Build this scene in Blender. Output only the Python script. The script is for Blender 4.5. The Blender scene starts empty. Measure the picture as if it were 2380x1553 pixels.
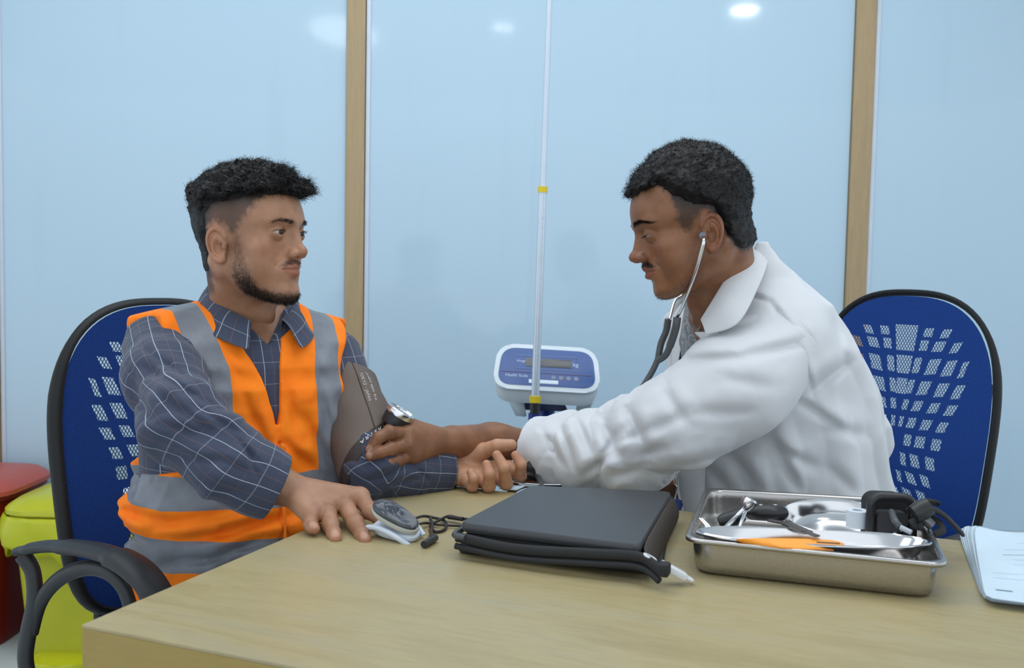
import bpy, bmesh, math, random
import numpy as np
from mathutils import Vector, Matrix, noise as mnoise

random.seed(7); np.random.seed(7)
sc = bpy.context.scene
COL = sc.collection
R = math.radians

# ------------------------------------------------------------------ camera
F = 2200.0; W, H = 2380.0, 1553.0
CAM_Z = 1.13
TABLE_Z = 0.75
cam_d = bpy.data.cameras.new('camera'); cam = bpy.data.objects.new('camera', cam_d); COL.objects.link(cam)
cam_d.sensor_width = 36.0; cam_d.sensor_fit = 'HORIZONTAL'; cam_d.lens = 36.0*F/W
cam.location = (0, 0, CAM_Z)
# pitch 3.4 degrees down, rolled 1.1 degrees
CAM_R = Matrix.Rotation(R(90-3.4), 3, 'X') @ Matrix.Rotation(R(1.1), 3, 'Z')
cam.rotation_euler = CAM_R.to_euler()
cam_d.dof.use_dof = True; cam_d.dof.focus_distance = 1.62; cam_d.dof.aperture_fstop = 7.0
sc.camera = cam

# ------------------------------------------------------------------ view + world
sc.view_settings.view_transform = 'Standard'; sc.view_settings.look = 'None'
sc.view_settings.gamma = 1.0; sc.view_settings.use_curve_mapping = False
sc.view_settings.exposure = 0.0
wd = bpy.data.worlds.new('world'); sc.world = wd; wd.use_nodes = True
bgn = wd.node_tree.nodes['Background']
bgn.inputs['Color'].default_value = (0.86, 0.93, 1.0, 1); bgn.inputs['Strength'].default_value = 1.28

def area_light(name, loc, size, power, color, rot=(0,0,0), shape='RECTANGLE', size_y=None):
    l = bpy.data.lights.new(name, 'AREA'); l.shape = shape; l.size = size
    if size_y: l.size_y = size_y
    l.energy = power; l.color = color
    o = bpy.data.objects.new(name, l); COL.objects.link(o); o.location = loc; o.rotation_euler = rot
    return o
CEIL = 2.75
area_light('ceiling_fill', (-0.2, 1.75, CEIL-0.03), 3.0, 36, (0.95,0.98,1.0), size_y=1.7)  # added fill light to brighten the wall and room; no fitting belongs to it

# ------------------------------------------------------------------ picture geometry: a pixel plus a distance gives a point
def ray(px, py):
    v = CAM_R @ Vector(((px-W/2)/F, -(py-H/2)/F, -1.0))
    return v
def at(px, py, y):                      # the point at world depth y seen at the pixel
    v = ray(px, py); s = y/v.y
    return Vector((v.x*s, y, CAM_Z+v.z*s))
def onz(px, py, z=TABLE_Z):             # the point at height z seen at the pixel
    v = ray(px, py); s = (z-CAM_Z)/v.z
    return Vector((v.x*s, v.y*s, z))
def pix(p):
    q = CAM_R.transposed() @ (Vector(p)-Vector((0,0,CAM_Z)))
    return (W/2 + F*q.x/-q.z, H/2 - F*q.y/-q.z)

def frame(c, az, pitch=0, roll=0):
    """a person's frame: y forward at azimuth az measured from -Y towards +X, x to their right"""
    f = Vector((math.sin(R(az)), -math.cos(R(az)), 0)); z = Vector((0,0,1)); x = f.cross(z)
    M = Matrix((x, f, z)).transposed().to_4x4()
    return Matrix.Translation(c) @ M @ Matrix.Rotation(R(-pitch),4,'X') @ Matrix.Rotation(R(roll),4,'Y')

# ------------------------------------------------------------------ objects, tags
def tag(o, label=None, cat=None, group=None, kind=None):
    if label: o['label'] = label
    if cat: o['category'] = cat
    if group: o['group'] = group
    if kind: o['kind'] = kind
    return o
def empty(name, loc=(0,0,0), rz=0, label=None, cat=None, group=None):
    o = bpy.data.objects.new(name, None); COL.objects.link(o); o.location = loc; o.rotation_euler = (0,0,rz)
    o.empty_display_size = 0.05
    return tag(o, label, cat, group)
def link(name, me, mat=None, parent=None, world=True):
    """link a mesh given in world coordinates; under a parent it keeps its place"""
    o = bpy.data.objects.new(name, me); COL.objects.link(o)
    if mat is not None:
        for m in (mat if isinstance(mat, (list,tuple)) else [mat]): me.materials.append(m)
    if parent is not None:
        o.parent = parent
        if world: o.matrix_parent_inverse = pmat(parent).inverted()
    return o
def pmat(o):
    m = Matrix.LocRotScale(o.location, o.rotation_euler, o.scale)
    return (pmat(o.parent) @ o.matrix_parent_inverse @ m) if o.parent else m

def mesh_np(name, V, Fc, smooth=True, attrs=None, uv=None):
    """V (n,3), Fc (m,k) arrays of equal-size faces"""
    me = bpy.data.meshes.new(name)
    V = np.asarray(V, np.float32); Fc = np.asarray(Fc, np.int32)
    n, k = Fc.shape
    me.vertices.add(len(V)); me.vertices.foreach_set('co', V.ravel())
    me.loops.add(n*k); me.loops.foreach_set('vertex_index', Fc.ravel())
    me.polygons.add(n); me.polygons.foreach_set('loop_start', np.arange(0, n*k, k, dtype=np.int32))
    me.update(calc_edges=True)
    if smooth: me.polygons.foreach_set('use_smooth', np.ones(n, bool))
    if attrs:
        for kx, v in attrs.items():
            v = np.asarray(v, np.float32)
            if v.ndim == 1:
                a = me.attributes.new(kx, 'FLOAT', 'POINT'); a.data.foreach_set('value', v)
            else:
                a = me.attributes.new(kx, 'FLOAT_VECTOR', 'POINT'); a.data.foreach_set('vector', v.ravel())
    me.validate()
    return me

class MB:
    """collects simple shapes into one mesh"""
    def __init__(s): s.bm = bmesh.new()
    def box(s, c, d, M=None, bev=0, seg=2):
        r = bmesh.ops.create_cube(s.bm, size=1); vs = r['verts']
        bmesh.ops.scale(s.bm, vec=d, verts=vs)
        if bev:
            es = list({e for v in vs for e in v.link_edges})
            rr = bmesh.ops.bevel(s.bm, geom=es, offset=bev, segments=seg, affect='EDGES', profile=0.5)
            vs = list({v for f in rr['faces'] for v in f.verts} | {v for v in vs if v.is_valid})
        bmesh.ops.translate(s.bm, vec=c, verts=vs)
        if M is not None: bmesh.ops.transform(s.bm, matrix=M, verts=vs)
        return s
    def tube(s, pts, rad, n=12, caps=True, flat=None, closed=False, up=None):
        """tube along points; rad number or list; flat = (a,b) multipliers across/along normal"""
        pts = [Vector(p) for p in pts]; m = len(pts)
        if not isinstance(rad, (list,tuple)): rad = [rad]*m
        fl = flat or (1,1)
        rings = []; prev = Vector(up) if up is not None else None
        for i, p in enumerate(pts):
            if closed: t = (pts[(i+1)%m]-pts[i-1]).normalized()
            else: t = (pts[min(i+1,m-1)]-pts[max(i-1,0)]).normalized()
            if prev is None:
                prev = Vector((0,0,1)) if abs(t.z) < .9 else Vector((1,0,0))
            a = (prev - t*prev.dot(t)).normalized(); b = t.cross(a); prev = a if up is None else Vector(up)
            rings.append([s.bm.verts.new(p + (a*math.cos(2*math.pi*k/n)*fl[1] + b*math.sin(2*math.pi*k/n)*fl[0])*rad[i]) for k in range(n)])
        for i in range(m if closed else m-1):
            A, B = rings[i], rings[(i+1)%m]
            for k in range(n): s.bm.faces.new((A[k], A[(k+1)%n], B[(k+1)%n], B[k]))
        if caps and not closed:
            s.bm.faces.new(list(reversed(rings[0]))); s.bm.faces.new(rings[-1])
        return s
    def lathe(s, prof, M=None, n=32, sx=1, sy=1):
        """profile of (r,z) pairs"""
        rings = []
        for r, z in prof:
            if r < 1e-6: rings.append([s.bm.verts.new((0,0,z))])
            else: rings.append([s.bm.verts.new((r*sx*math.cos(2*math.pi*k/n), r*sy*math.sin(2*math.pi*k/n), z)) for k in range(n)])
        for A, B in zip(rings, rings[1:]):
            for k in range(n):
                a, b = A[k%len(A)], A[(k+1)%len(A)]; c, d = B[(k+1)%len(B)], B[k%len(B)]
                vs = [v for i, v in enumerate((a,b,c,d)) if v not in (a,b,c,d)[:i]]
                if len(vs) > 2: s.bm.faces.new(vs)
        if M is not None: bmesh.ops.transform(s.bm, matrix=M, verts=[v for r in rings for v in r])
        return s
    def prism(s, poly, z0, z1, M=None, bev=0):
        n = len(poly)
        A = [s.bm.verts.new((x,y,z0)) for x,y in poly]; B = [s.bm.verts.new((x,y,z1)) for x,y in poly]
        fs = [s.bm.faces.new(list(reversed(A))), s.bm.faces.new(B)]
        for k in range(n): fs.append(s.bm.faces.new((A[k],A[(k+1)%n],B[(k+1)%n],B[k])))
        vs = A+B
        if bev:
            es = list({e for f in fs[:2] for e in f.edges})
            rr = bmesh.ops.bevel(s.bm, geom=es, offset=bev, segments=2, affect='EDGES', profile=0.5)
            vs = list({v for f in rr['faces'] for v in f.verts} | {v for v in vs if v.is_valid})
        if M is not None: bmesh.ops.transform(s.bm, matrix=M, verts=vs)
        return s
    def grid(s, rows):
        """rows of points -> quad sheet"""
        G = [[s.bm.verts.new(p) for p in r] for r in rows]
        for A, B in zip(G, G[1:]):
            for k in range(len(A)-1): s.bm.faces.new((A[k],A[k+1],B[k+1],B[k]))
        return s
    def build(s, name, mat=None, parent=None, smooth=True, world=True, angle=35, solid=0, sub=0, tg=None):
        bmesh.ops.recalc_face_normals(s.bm, faces=s.bm.faces)
        me = bpy.data.meshes.new(name); s.bm.to_mesh(me); s.bm.free()
        if smooth:
            me.polygons.foreach_set('use_smooth', [True]*len(me.polygons))
            try: me.set_sharp_from_angle(angle=R(angle))
            except Exception: pass
        o = link(name, me, mat, parent, world)
        if solid:
            m = o.modifiers.new('solid','SOLIDIFY'); m.thickness = solid; m.offset = 0
        if sub:
            m = o.modifiers.new('sub','SUBSURF'); m.levels = sub; m.render_levels = sub
        return o

def bez(pts, n=8):
    """smooth curve through points (Catmull-Rom)"""
    P = [Vector(p) for p in pts]; out = []
    for i in range(len(P)-1):
        p0 = P[max(i-1,0)]; p1 = P[i]; p2 = P[i+1]; p3 = P[min(i+2,len(P)-1)]
        for k in range(n):
            t = k/n
            out.append(0.5*((2*p1)+(p2-p0)*t+(2*p0-5*p1+4*p2-p3)*t*t+(3*p1-p0-3*p2+p3)*t**3))
    out.append(P[-1]); return out

# ------------------------------------------------------------------ materials
def lin(r, g, b):
    f = lambda c: (c/255/12.92) if c/255 <= .04045 else ((c/255+.055)/1.055)**2.4
    return (f(r), f(g), f(b), 1)
class NT:
    def __init__(s, name):
        s.m = bpy.data.materials.new(name); s.m.use_nodes = True; s.t = s.m.node_tree
        s.b = s.t.nodes['Principled BSDF']
    def n(s, typ, **kw):
        nd = s.t.nodes.new(typ)
        for k, v in kw.items():
            if k.startswith('i_'):
                key = k[2:]; key = int(key) if key.isdigit() else key.replace('_',' ')
                s.set(nd.inputs[key], v)
            else: setattr(nd, k, v)
        return nd
    def set(s, sock, v):
        if isinstance(v, bpy.types.NodeSocket): s.t.links.new(v, sock)
        else: sock.default_value = v
    def P(s, **kw):
        for k, v in kw.items(): s.set(s.b.inputs[k.replace('_',' ')], v)
        return s
    def math(s, op, a, b=0, c=0, clamp=False):
        nd = s.n('ShaderNodeMath', operation=op); nd.use_clamp = clamp
        s.set(nd.inputs[0], a); s.set(nd.inputs[1], b)
        if op in ('MULTIPLY_ADD','COMPARE','SMOOTH_MIN','SMOOTH_MAX'): s.set(nd.inputs[2], c)
        return nd.outputs[0]
    def mix(s, f, a, b):
        nd = s.n('ShaderNodeMix', data_type='RGBA')
        s.set(nd.inputs[0], f); s.set(nd.inputs[6], a); s.set(nd.inputs[7], b); return nd.outputs[2]
    def attr(s, name, out=2): return s.n('ShaderNodeAttribute', attribute_name=name).outputs[out]
    def obj(s): return s.n('ShaderNodeTexCoord').outputs['Object']
    def noise(s, vec, scale, detail=3, rough=.5, dist=0):
        nd = s.n('ShaderNodeTexNoise', i_Scale=scale, i_Detail=detail, i_Roughness=rough, i_Distortion=dist)
        s.set(nd.inputs['Vector'], vec); return nd.outputs[0]
    def scale(s, vec, v):
        nd = s.n('ShaderNodeMapping'); s.set(nd.inputs['Vector'], vec); nd.inputs['Scale'].default_value = v; return nd.outputs[0]
    def sep(s, vec):
        nd = s.n('ShaderNodeSeparateXYZ'); s.set(nd.inputs[0], vec); return nd.outputs
    def ramp(s, f, stops):
        nd = s.n('ShaderNodeValToRGB'); s.set(nd.inputs[0], f); cr = nd.color_ramp
        while len(cr.elements) < len(stops): cr.elements.new(.5)
        for e, (p, c) in zip(cr.elements, stops): e.position = p; e.color = c
        return nd.outputs[0]
    def step(s, v, lo, hi):
        nd = s.n('ShaderNodeMapRange', interpolation_type='SMOOTHSTEP'); s.set(nd.inputs[0], v)
        nd.inputs[1].default_value = lo; nd.inputs[2].default_value = hi; return nd.outputs[0]
    def bump(s, h, strength=.3, dist=.001):
        nd = s.n('ShaderNodeBump', i_Strength=strength, i_Distance=dist); s.set(nd.inputs['Height'], h)
        s.t.links.new(nd.outputs[0], s.b.inputs['Normal']); return s
def simple(name, col, rough=.5, metal=0, spec=.5, bump=0, bscale=400, **kw):
    t = NT(name)
    t.P(Base_Color=col, Roughness=rough, Metallic=metal); t.b.inputs['Specular IOR Level'].default_value = spec
    # slight tonal unevenness so that nothing is a dead flat colour
    nz = t.noise(t.obj(), 14, 3)
    c2 = tuple(min(1, c*1.10) for c in col[:3])+(1,); c1 = tuple(c*.92 for c in col[:3])+(1,)
    t.set(t.b.inputs['Base Color'], t.mix(nz, c1, c2))
    if bump: t.bump(t.noise(t.obj(), bscale, 2), bump, .0006)
    t.P(**kw)
    return t.m
# ------------------------------------------------------------------ implicit surfaces -> meshes
f32 = np.float32
def ell(P, c, r):
    q = P-np.asarray(c, f32); r = np.asarray(r, f32)
    a = np.sqrt(((q/r)**2).sum(1)); b = np.sqrt(((q/(r*r))**2).sum(1))+1e-9
    return a*(a-1)/b
def cone(P, a, b, ra, rb):
    a = np.asarray(a, f32); b = np.asarray(b, f32); ba = b-a; pa = P-a
    t = np.clip((pa@ba)/max(float(ba@ba), 1e-12), 0, 1).astype(f32)
    return np.sqrt(((pa-t[:,None]*ba)**2).sum(1)) - (ra+(rb-ra)*t)
def smin(a, b, k):
    h = np.maximum(k-np.abs(a-b), 0)/k
    return np.minimum(a, b)-h*h*k*.25
def smax(a, b, k): return -smin(-a, -b, k)
def sstep(x, a, b):
    t = np.clip((x-a)/(b-a), 0, 1); return t*t*(3-2*t)
def poly_sd(x, y, poly):
    """signed distance to a 2-D polygon, positive inside"""
    d = np.full(x.shape, 1e9, f32); inside = np.zeros(x.shape, bool); n = len(poly)
    for i in range(n):
        ax, ay = poly[i]; bx, by = poly[(i+1)%n]
        ex, ey = bx-ax, by-ay; px, py = x-ax, y-ay
        t = np.clip((px*ex+py*ey)/(ex*ex+ey*ey+1e-12), 0, 1)
        d = np.minimum(d, (px-t*ex)**2+(py-t*ey)**2)
        c = ((ay > y) != (by > y)) & (x < (bx-ax)*(y-ay)/((by-ay) if by != ay else 1e-12)+ax)
        inside ^= c
    d = np.sqrt(d); return np.where(inside, d, -d)
_h = np.random.RandomState(3).rand(32768).astype(f32)*2-1
def vnoise(P, s):
    """cheap value noise"""
    q = P*s; i = np.floor(q).astype(np.int64); f = (q-i).astype(f32); f = f*f*(3-2*f)
    def hh(a,b,c): return _h[(a*73856093 ^ b*19349663 ^ c*83492791) & 32767]
    x,y,z = i[:,0],i[:,1],i[:,2]; r = 0
    for dx in (0,1):
        for dy in (0,1):
            for dz in (0,1):
                w = (f[:,0] if dx else 1-f[:,0])*(f[:,1] if dy else 1-f[:,1])*(f[:,2] if dz else 1-f[:,2])
                r = r+w*hh(x+dx,y+dy,z+dz)
    return r
_CR = np.array(CAM_R.transposed(), f32)
def creases(P, segs, ymax=None):
    """cloth creases: each (x0,y0,x1,y1,depth,width) a groove with a raised lip beside it, drawn on the side turned to the desk's front"""
    q = (P-np.array((0,0,CAM_Z), f32))@_CR.T; z = -q[:,2]
    x = W/2+F*q[:,0]/z; y = H/2-F*q[:,1]/z; out = np.zeros(len(P), f32)
    for x0,y0,x1,y1,dp,wd in segs:
        ex, ey = x1-x0, y1-y0; L = math.hypot(ex,ey); t = np.clip(((x-x0)*ex+(y-y0)*ey)/(L*L), 0, 1)
        s = ((x-x0)*ey-(y-y0)*ex)/L; end = np.hypot(x-x0-t*ex, y-y0-t*ey)
        tp = np.sin(np.pi*np.clip(t*.92+.04,0,1))**.6*np.exp(-(np.maximum(end-np.abs(s),0)/wd)**2)
        out += dp*tp*(np.exp(-(s/(wd*1.25))**2)-.6*np.exp(-((s-wd*2.6)/(wd*2.2))**2))
    if ymax is not None: out *= sstep(ymax-P[:,1], 0, .03)
    return out
def nets(fn, lo, hi, h, refine=2, margin=1.4):
    """naive surface nets of fn (negative inside), evaluated only near the surface"""
    lo = np.asarray(lo, f32); hi = np.asarray(hi, f32); B = 8
    nb = np.ceil((hi-lo)/(h*B)).astype(int)+1; n = nb*B
    bi = np.stack(np.meshgrid(*[np.arange(k) for k in nb], indexing='ij'), -1).reshape(-1,3)
    cen = lo+(bi*B+(B-1)/2)*h
    dc = fn(cen.astype(f32)); act = np.abs(dc) < h*B*.87*margin+h*2
    G = np.repeat(np.repeat(np.repeat(np.where(dc<0,-1,1).reshape(nb).astype(f32), B,0),B,1),B,2)
    off = np.stack(np.meshgrid(*[np.arange(B)]*3, indexing='ij'), -1).reshape(-1,3)
    ab = bi[act]
    for s in range(0, len(ab), 400):
        idx = (ab[s:s+400,None,:]*B+off[None]).reshape(-1,3)
        v = fn((lo+idx*h).astype(f32))
        G[idx[:,0],idx[:,1],idx[:,2]] = v
    S = G < 0; nx,ny,nz = G.shape
    cnt = np.zeros((nx-1,ny-1,nz-1), np.int8)
    for dx in (0,1):
        for dy in (0,1):
            for dz in (0,1): cnt += S[dx:nx-1+dx,dy:ny-1+dy,dz:nz-1+dz]
    cells = np.argwhere((cnt>0)&(cnt<8)); cid = np.full(cnt.shape, -1, np.int32)
    cid[tuple(cells.T)] = np.arange(len(cells))
    acc = np.zeros((len(cells),3), f32); num = np.zeros(len(cells), f32)
    for ax in range(3):
        o = [a for a in range(3) if a != ax]
        for p in (0,1):
            for q in (0,1):
                c0 = cells.copy(); c0[:,o[0]] += p; c0[:,o[1]] += q
                c1 = c0.copy(); c1[:,ax] += 1
                a = G[tuple(c0.T)]; b = G[tuple(c1.T)]; m = (a<0)!=(b<0)
                t = np.where(m, a/np.where(m, a-b, 1), 0).astype(f32)
                pt = c0.astype(f32); pt[:,ax] += t
                acc += pt*m[:,None]; num += m
    V = lo+(acc/num[:,None])*h
    faces = []
    for ax in range(3):
        o = [(ax+1)%3, (ax+2)%3]
        sl0 = [slice(1,None)]*3; sl1 = [slice(1,None)]*3
        sl0[ax] = slice(0,-1); sl1[ax] = slice(1,None)
        sl0[o[0]] = sl1[o[0]] = slice(1,-1); sl0[o[1]] = sl1[o[1]] = slice(1,-1)
        A = S[tuple(sl0)]; Bb = S[tuple(sl1)]
        e = np.argwhere(A != Bb); base = e.copy(); base[:,o[0]] += 1; base[:,o[1]] += 1
        sgn = A[tuple(e.T)]
        def cc(p,q):
            c = base.copy(); c[:,o[0]] -= p; c[:,o[1]] -= q; return cid[tuple(c.T)]
        q4 = np.stack([cc(0,0),cc(1,0),cc(1,1),cc(0,1)],1)
        q4[~sgn] = q4[~sgn][:,::-1]
        faces.append(q4)
    Fc = np.concatenate(faces); Fc = Fc[(Fc>=0).all(1)]
    e = h*.5
    for _ in range(refine):
        g = grad(fn, V, e); d = fn(V.astype(f32)); gl = (g*g).sum(1)+1e-6
        V = V-g*np.clip(d/np.maximum(gl,.15), -h*.5, h*.5)[:,None]*.9
    return V.astype(f32), Fc
def grad(fn, V, e):
    V = V.astype(f32); g = 0
    for k in ((1,1,1),(1,-1,-1),(-1,1,-1),(-1,-1,1)):
        k = np.array(k, f32); g = g+k*fn((V+k*e).astype(f32))[:,None]
    return g/(4*e)
def xf(V, M):
    M = np.array(M, f32); return V@M[:3,:3].T+M[:3,3]
def inv_pts(M, p): return tuple(M.inverted() @ Vector(p))
def join_np(parts):
    """join (V,F,attrs) into one"""
    off = 0; Vs, Fs = [], []; keys = set()
    for V, Fc, A in parts: keys |= set(A)
    At = {k: [] for k in keys}
    for V, Fc, A in parts:
        Vs.append(V); Fs.append(Fc+off); off += len(V)
        for k in keys: At[k].append(np.asarray(A[k]) if k in A else np.zeros(len(V) if k not in ('uvw',) else (len(V),3), f32))
    return np.concatenate(Vs), np.concatenate(Fs), {k: np.concatenate(v) for k, v in At.items()}

def ribbons(roots, dirs, length, width, segs=3, curl=0, grav=0, seed=1):
    """thin tapering hair ribbons: one mesh"""
    rs = np.random.RandomState(seed); n = len(roots)
    L = length if np.ndim(length) else np.full(n, length)
    d = dirs/np.linalg.norm(dirs,axis=1,keepdims=True)
    side = np.cross(d, rs.randn(n,3)); side /= np.linalg.norm(side,axis=1,keepdims=True)+1e-9
    ax2 = np.cross(d, side); ph = rs.rand(n)*6.28
    V = np.zeros((n,segs+1,2,3)); p = roots.copy()
    for i in range(segs+1):
        w = width*(1-.8*i/segs)*.5
        V[:,i,0] = p-side*w; V[:,i,1] = p+side*w
        a = ph+curl*i
        step = d+(side*np.cos(a)[:,None]+ax2*np.sin(a)[:,None])*(.9 if curl else .12)
        step[:,2] -= grav*i
        step /= np.linalg.norm(step,axis=1,keepdims=True)
        p = p+step*(L/segs)[:,None]
    idx = np.arange(n*(segs+1)*2).reshape(n,segs+1,2)
    Fc = np.stack([idx[:,:-1,0],idx[:,:-1,1],idx[:,1:,1],idx[:,1:,0]],-1).reshape(-1,4)
    return V.reshape(-1,3), Fc
# ------------------------------------------------------------------ heads (head frame: x to the person's right, y forward, z up, origin between the eyes' level)
EYE = (.0315, .0730, -.001)
def head_params(**kw):
    p = dict(nose=0, chin=0, open=0, lid_u=.0052, lid_l=.0044, jaw=0, lip=1.0, beard=0, full=0, neck=(0,-.05,-.2), neck_r=.058, back=0, low=0, asc=1.0, ear=.90, mz=0)
    p.update(kw); return p
def make_head_fn(q):
    e = EYE
    ec, es = math.cos(R(28)), math.sin(R(28))
    def ear(S):
        # local ear frame: u forward, v up, w outward
        c = np.array((.0735,-.010,-.022), f32); p = S-c
        p = p/q['ear']; ca, sa = math.cos(R(10)), math.sin(R(10))
        u0 = p[:,1]*ca + p[:,2]*sa; v = -p[:,1]*sa + p[:,2]*ca; w0 = p[:,0]
        # back edge swings outward
        u = u0*ec - w0*es; w = u0*es + w0*ec
        Q = np.stack([u,v,w],1)
        ev = (v+.002)/.0315; wid = .0178*(1+.16*np.clip(ev,-1,1))
        rr = np.sqrt((u/wid)**2+ev**2)
        disc = ell(np.stack([u/wid*.0178,v+.002,w],1), (0,0,0), (.0172,.0305,.0048))
        rim = np.sqrt(((rr-.90)*.0215)**2+(w-.0035)**2)-(.0030+.0006*sstep(v,-.01,.02))
        rim = rim+sstep(u,.004,.012)*sstep(-v,-.012,.0)*.004
        d = smin(disc, rim, .003)
        # scapha groove and concha bowl
        g = np.sqrt(((rr-.68)*.021)**2+(w-.0055)**2)-.0026
        g = g+sstep(u,.0,.009)*.006+sstep(-v,.012,.02)*.006
        d = smax(d, -g, .0025)
        ah = np.sqrt(((np.sqrt(((u-.001)/.0105)**2+((v+.004)/.0165)**2)-1)*.0125)**2+(w-.0035)**2)-.0022
        ah = ah+sstep(u,.001,.008)*.006
        d = smin(d, ah, .002)
        d = smax(d, -ell(Q,(.002,-.006,.0055),(.0085,.0125,.0078)), .003)
        d = smin(d, ell(Q,(.0115,-.007,.003),(.0035,.005,.0035)), .003)
        d = smin(d, ell(Q,(.003,-.0275,.0015),(.0085,.008,.0038)), .004)
        d = smin(d, cone(Q,(.012,.014,.001),(.004,.001,.002),.0022,.0016), .002)
        return d*q['ear']
    def skull0(S):
        d = ell(S,(0,-.014+q['back']/2,.030-q['low']/2),(.0765,.098-q['back']/2,.084-q['low']/2))
        return smin(d, ell(S,(0,.030,.028-q['low']*.4),(.060,.065,.062-q['low']*.4)), .02)
    q['skull'] = skull0
    def fn(P):
        ax = np.abs(P[:,0]); S = np.stack([np.sqrt(ax*ax+1e-7),P[:,1],P[:,2]],1)
        d = skull0(S)
        d = smin(d, ell(S,(0,.024,-.042),(.054+q['full']*.5,.060,.064)), .025)
        d = smin(d, cone(S,(.051+q['jaw'],-.006,-.060),(.016,.066+q['chin'],-.096),.018,.016), .022)
        d = smin(d, ell(S,(0,.030,-.078),(.044+q['full'],.048,.026)), .02)
        d = smin(d, ell(S,(0,.0755+q['chin'],-.098),(.021,.0175,.0165)), .014)
        d = smin(d, ell(S,(.043,.050,-.024),(.021,.021,.016)), .018)
        d = smin(d, ell(S,(.040+q['full'],.045,-.05),(.018,.024,.024)), .02)
        d = smin(d, cone(S,(.010,.0855,.016),(.043,.068,.0195),.0085,.0085), .012)
        # eye sockets
        d = smax(d, -ell(S,(.0320,.0960,-.002),(.0175,.0165,.0115)), .013)
        d = smax(d, -ell(S,(.013,.0985,.001),(.007,.0105,.010)), .010)
        # muzzle
        d = smin(d, ell(S,(0,.066,-.061),(.029,.0265,.026)), .014)
        # nose
        n = q['nose']
        d = smin(d, cone(S,(0,.0780,.008),(0,.0850,-.028),.0090,.0150), .008)
        d = smin(d, cone(S,(0,.0845,.010),(0,.1000+n,-.026),.0066,.0080), .009)
        d = smin(d, ell(S,(0,.1045+n,-.0305),(.0098,.0100,.0090)), .006)
        d = smin(d, ell(S,(.0120,.0935+n*.6,-.0340),(.0074,.0118,.0082)), .0045)
        d = smin(d, cone(S,(0,.103+n,-.0370),(0,.090,-.0430),.0044,.0045), .004)
        d = smax(d, -ell(S,(.0080,.0970+n,-.0425),(.0046,.0075,.0048)), .0025)
        d = smax(d, -cone(S,(.0200,.0895,-.029),(.0222,.0855,-.038),.0016,.0013), .006)   # wing crease
        # nasolabial fold
        d = smax(d, -cone(S,(.0235,.0880,-.038),(.033,.0765,-.055),.0006,.0004), .006)
        # lips
        o = q['open']; L = q['lip']
        d = smin(d, cone(S,(.003,.0922,-.0545),(.0230,.0800,-.0590),.0050*L,.0018), .0045)
        d = smin(d, ell(S,(0,.0925,-.0495),(.006,.004,.004)), .006)
        d = smax(d, -cone(S,(0,.0985,-.0450),(0,.0990,-.0495),.0020,.0024), .005)
        d = smin(d, cone(S,(.002,.0900,-.0660-o),(.0200,.0805,-.0625-o*.6),.0062*L,.0018), .005)
        d = smax(d, -cone(S,(0,.1000,-.0600-o*.4),(.0245,.0825,-.0602-o*.2),.0008+o*.55,.0006), .0026)
        d = smax(d, -ell(S,(0,.0960,-.0775-o*.6),(.016,.0075,.0045)), .007)
        # lids over the eyeball
        p = S-np.array(e, f32)
        lid = np.sqrt((p**2).sum(1))-.0140
        d = smin(d, lid, .0035)
        a = .0142; bu, bl = q['lid_u'], q['lid_l']
        zz = p[:,2]+p[:,0]*-.05
        Ru = (a*a+bu*bu)/(2*bu); Rl = (a*a+bl*bl)/(2*bl) if bl > 0 else 1
        xo = p[:,0]
        up = np.sqrt(xo**2+(zz+(Ru-bu))**2)-Ru
        lo = np.sqrt(xo**2+(zz-(Rl-bl))**2)-Rl
        if q.get('down'): lo = np.sqrt(xo**2+(zz-(Rl-bl))**2)-Rl
        hole = np.maximum(np.maximum(up, lo), .004-p[:,1])
        hole = np.maximum(hole, np.sqrt((p**2).sum(1))-.03)
        d = smax(d, -hole, .0016)
        # crease above the upper lid
        cr = np.sqrt((np.sqrt((xo/1.12)**2+(zz+(Ru-bu)+.0)**2)-(Ru+.0036))**2+(np.sqrt((p**2).sum(1))-.0150)**2)-.0008
        cr = np.where((p[:,1]>.002)&(zz>0), cr, .01)
        d = smax(d, -cr, .0025)
        # ears (only worked out near them)
        m = (ax > .05)&(ax < .12)&(P[:,1] > -.05)&(P[:,1] < .03)&(P[:,2] > -.07)&(P[:,2] < .03)
        if m.any():
            dm = d[m]; Sm = S[m]
            d = d.copy(); d[m] = smin(dm, ear(Sm), .004)
        # neck
        nk = q['neck']
        c = cone(P,(0,-.030,-.045),nk,.050,q['neck_r'])
        d = smin(d, c, .022)
        tm = (P[:,2] < -.02)
        for sg in (1,-1):
            d = smin(d, cone(P,(sg*.056,-.028,-.048),(nk[0]+sg*.018,nk[1]+.050,nk[2]),.010,.009), .018)
        ad = ell(P,(nk[0]*.5,(nk[1]*.45+.035),-.135),(.012,.013,.018))
        d = smin(d, ad, .02)
        return d.astype(f32)
    return fn
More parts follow.
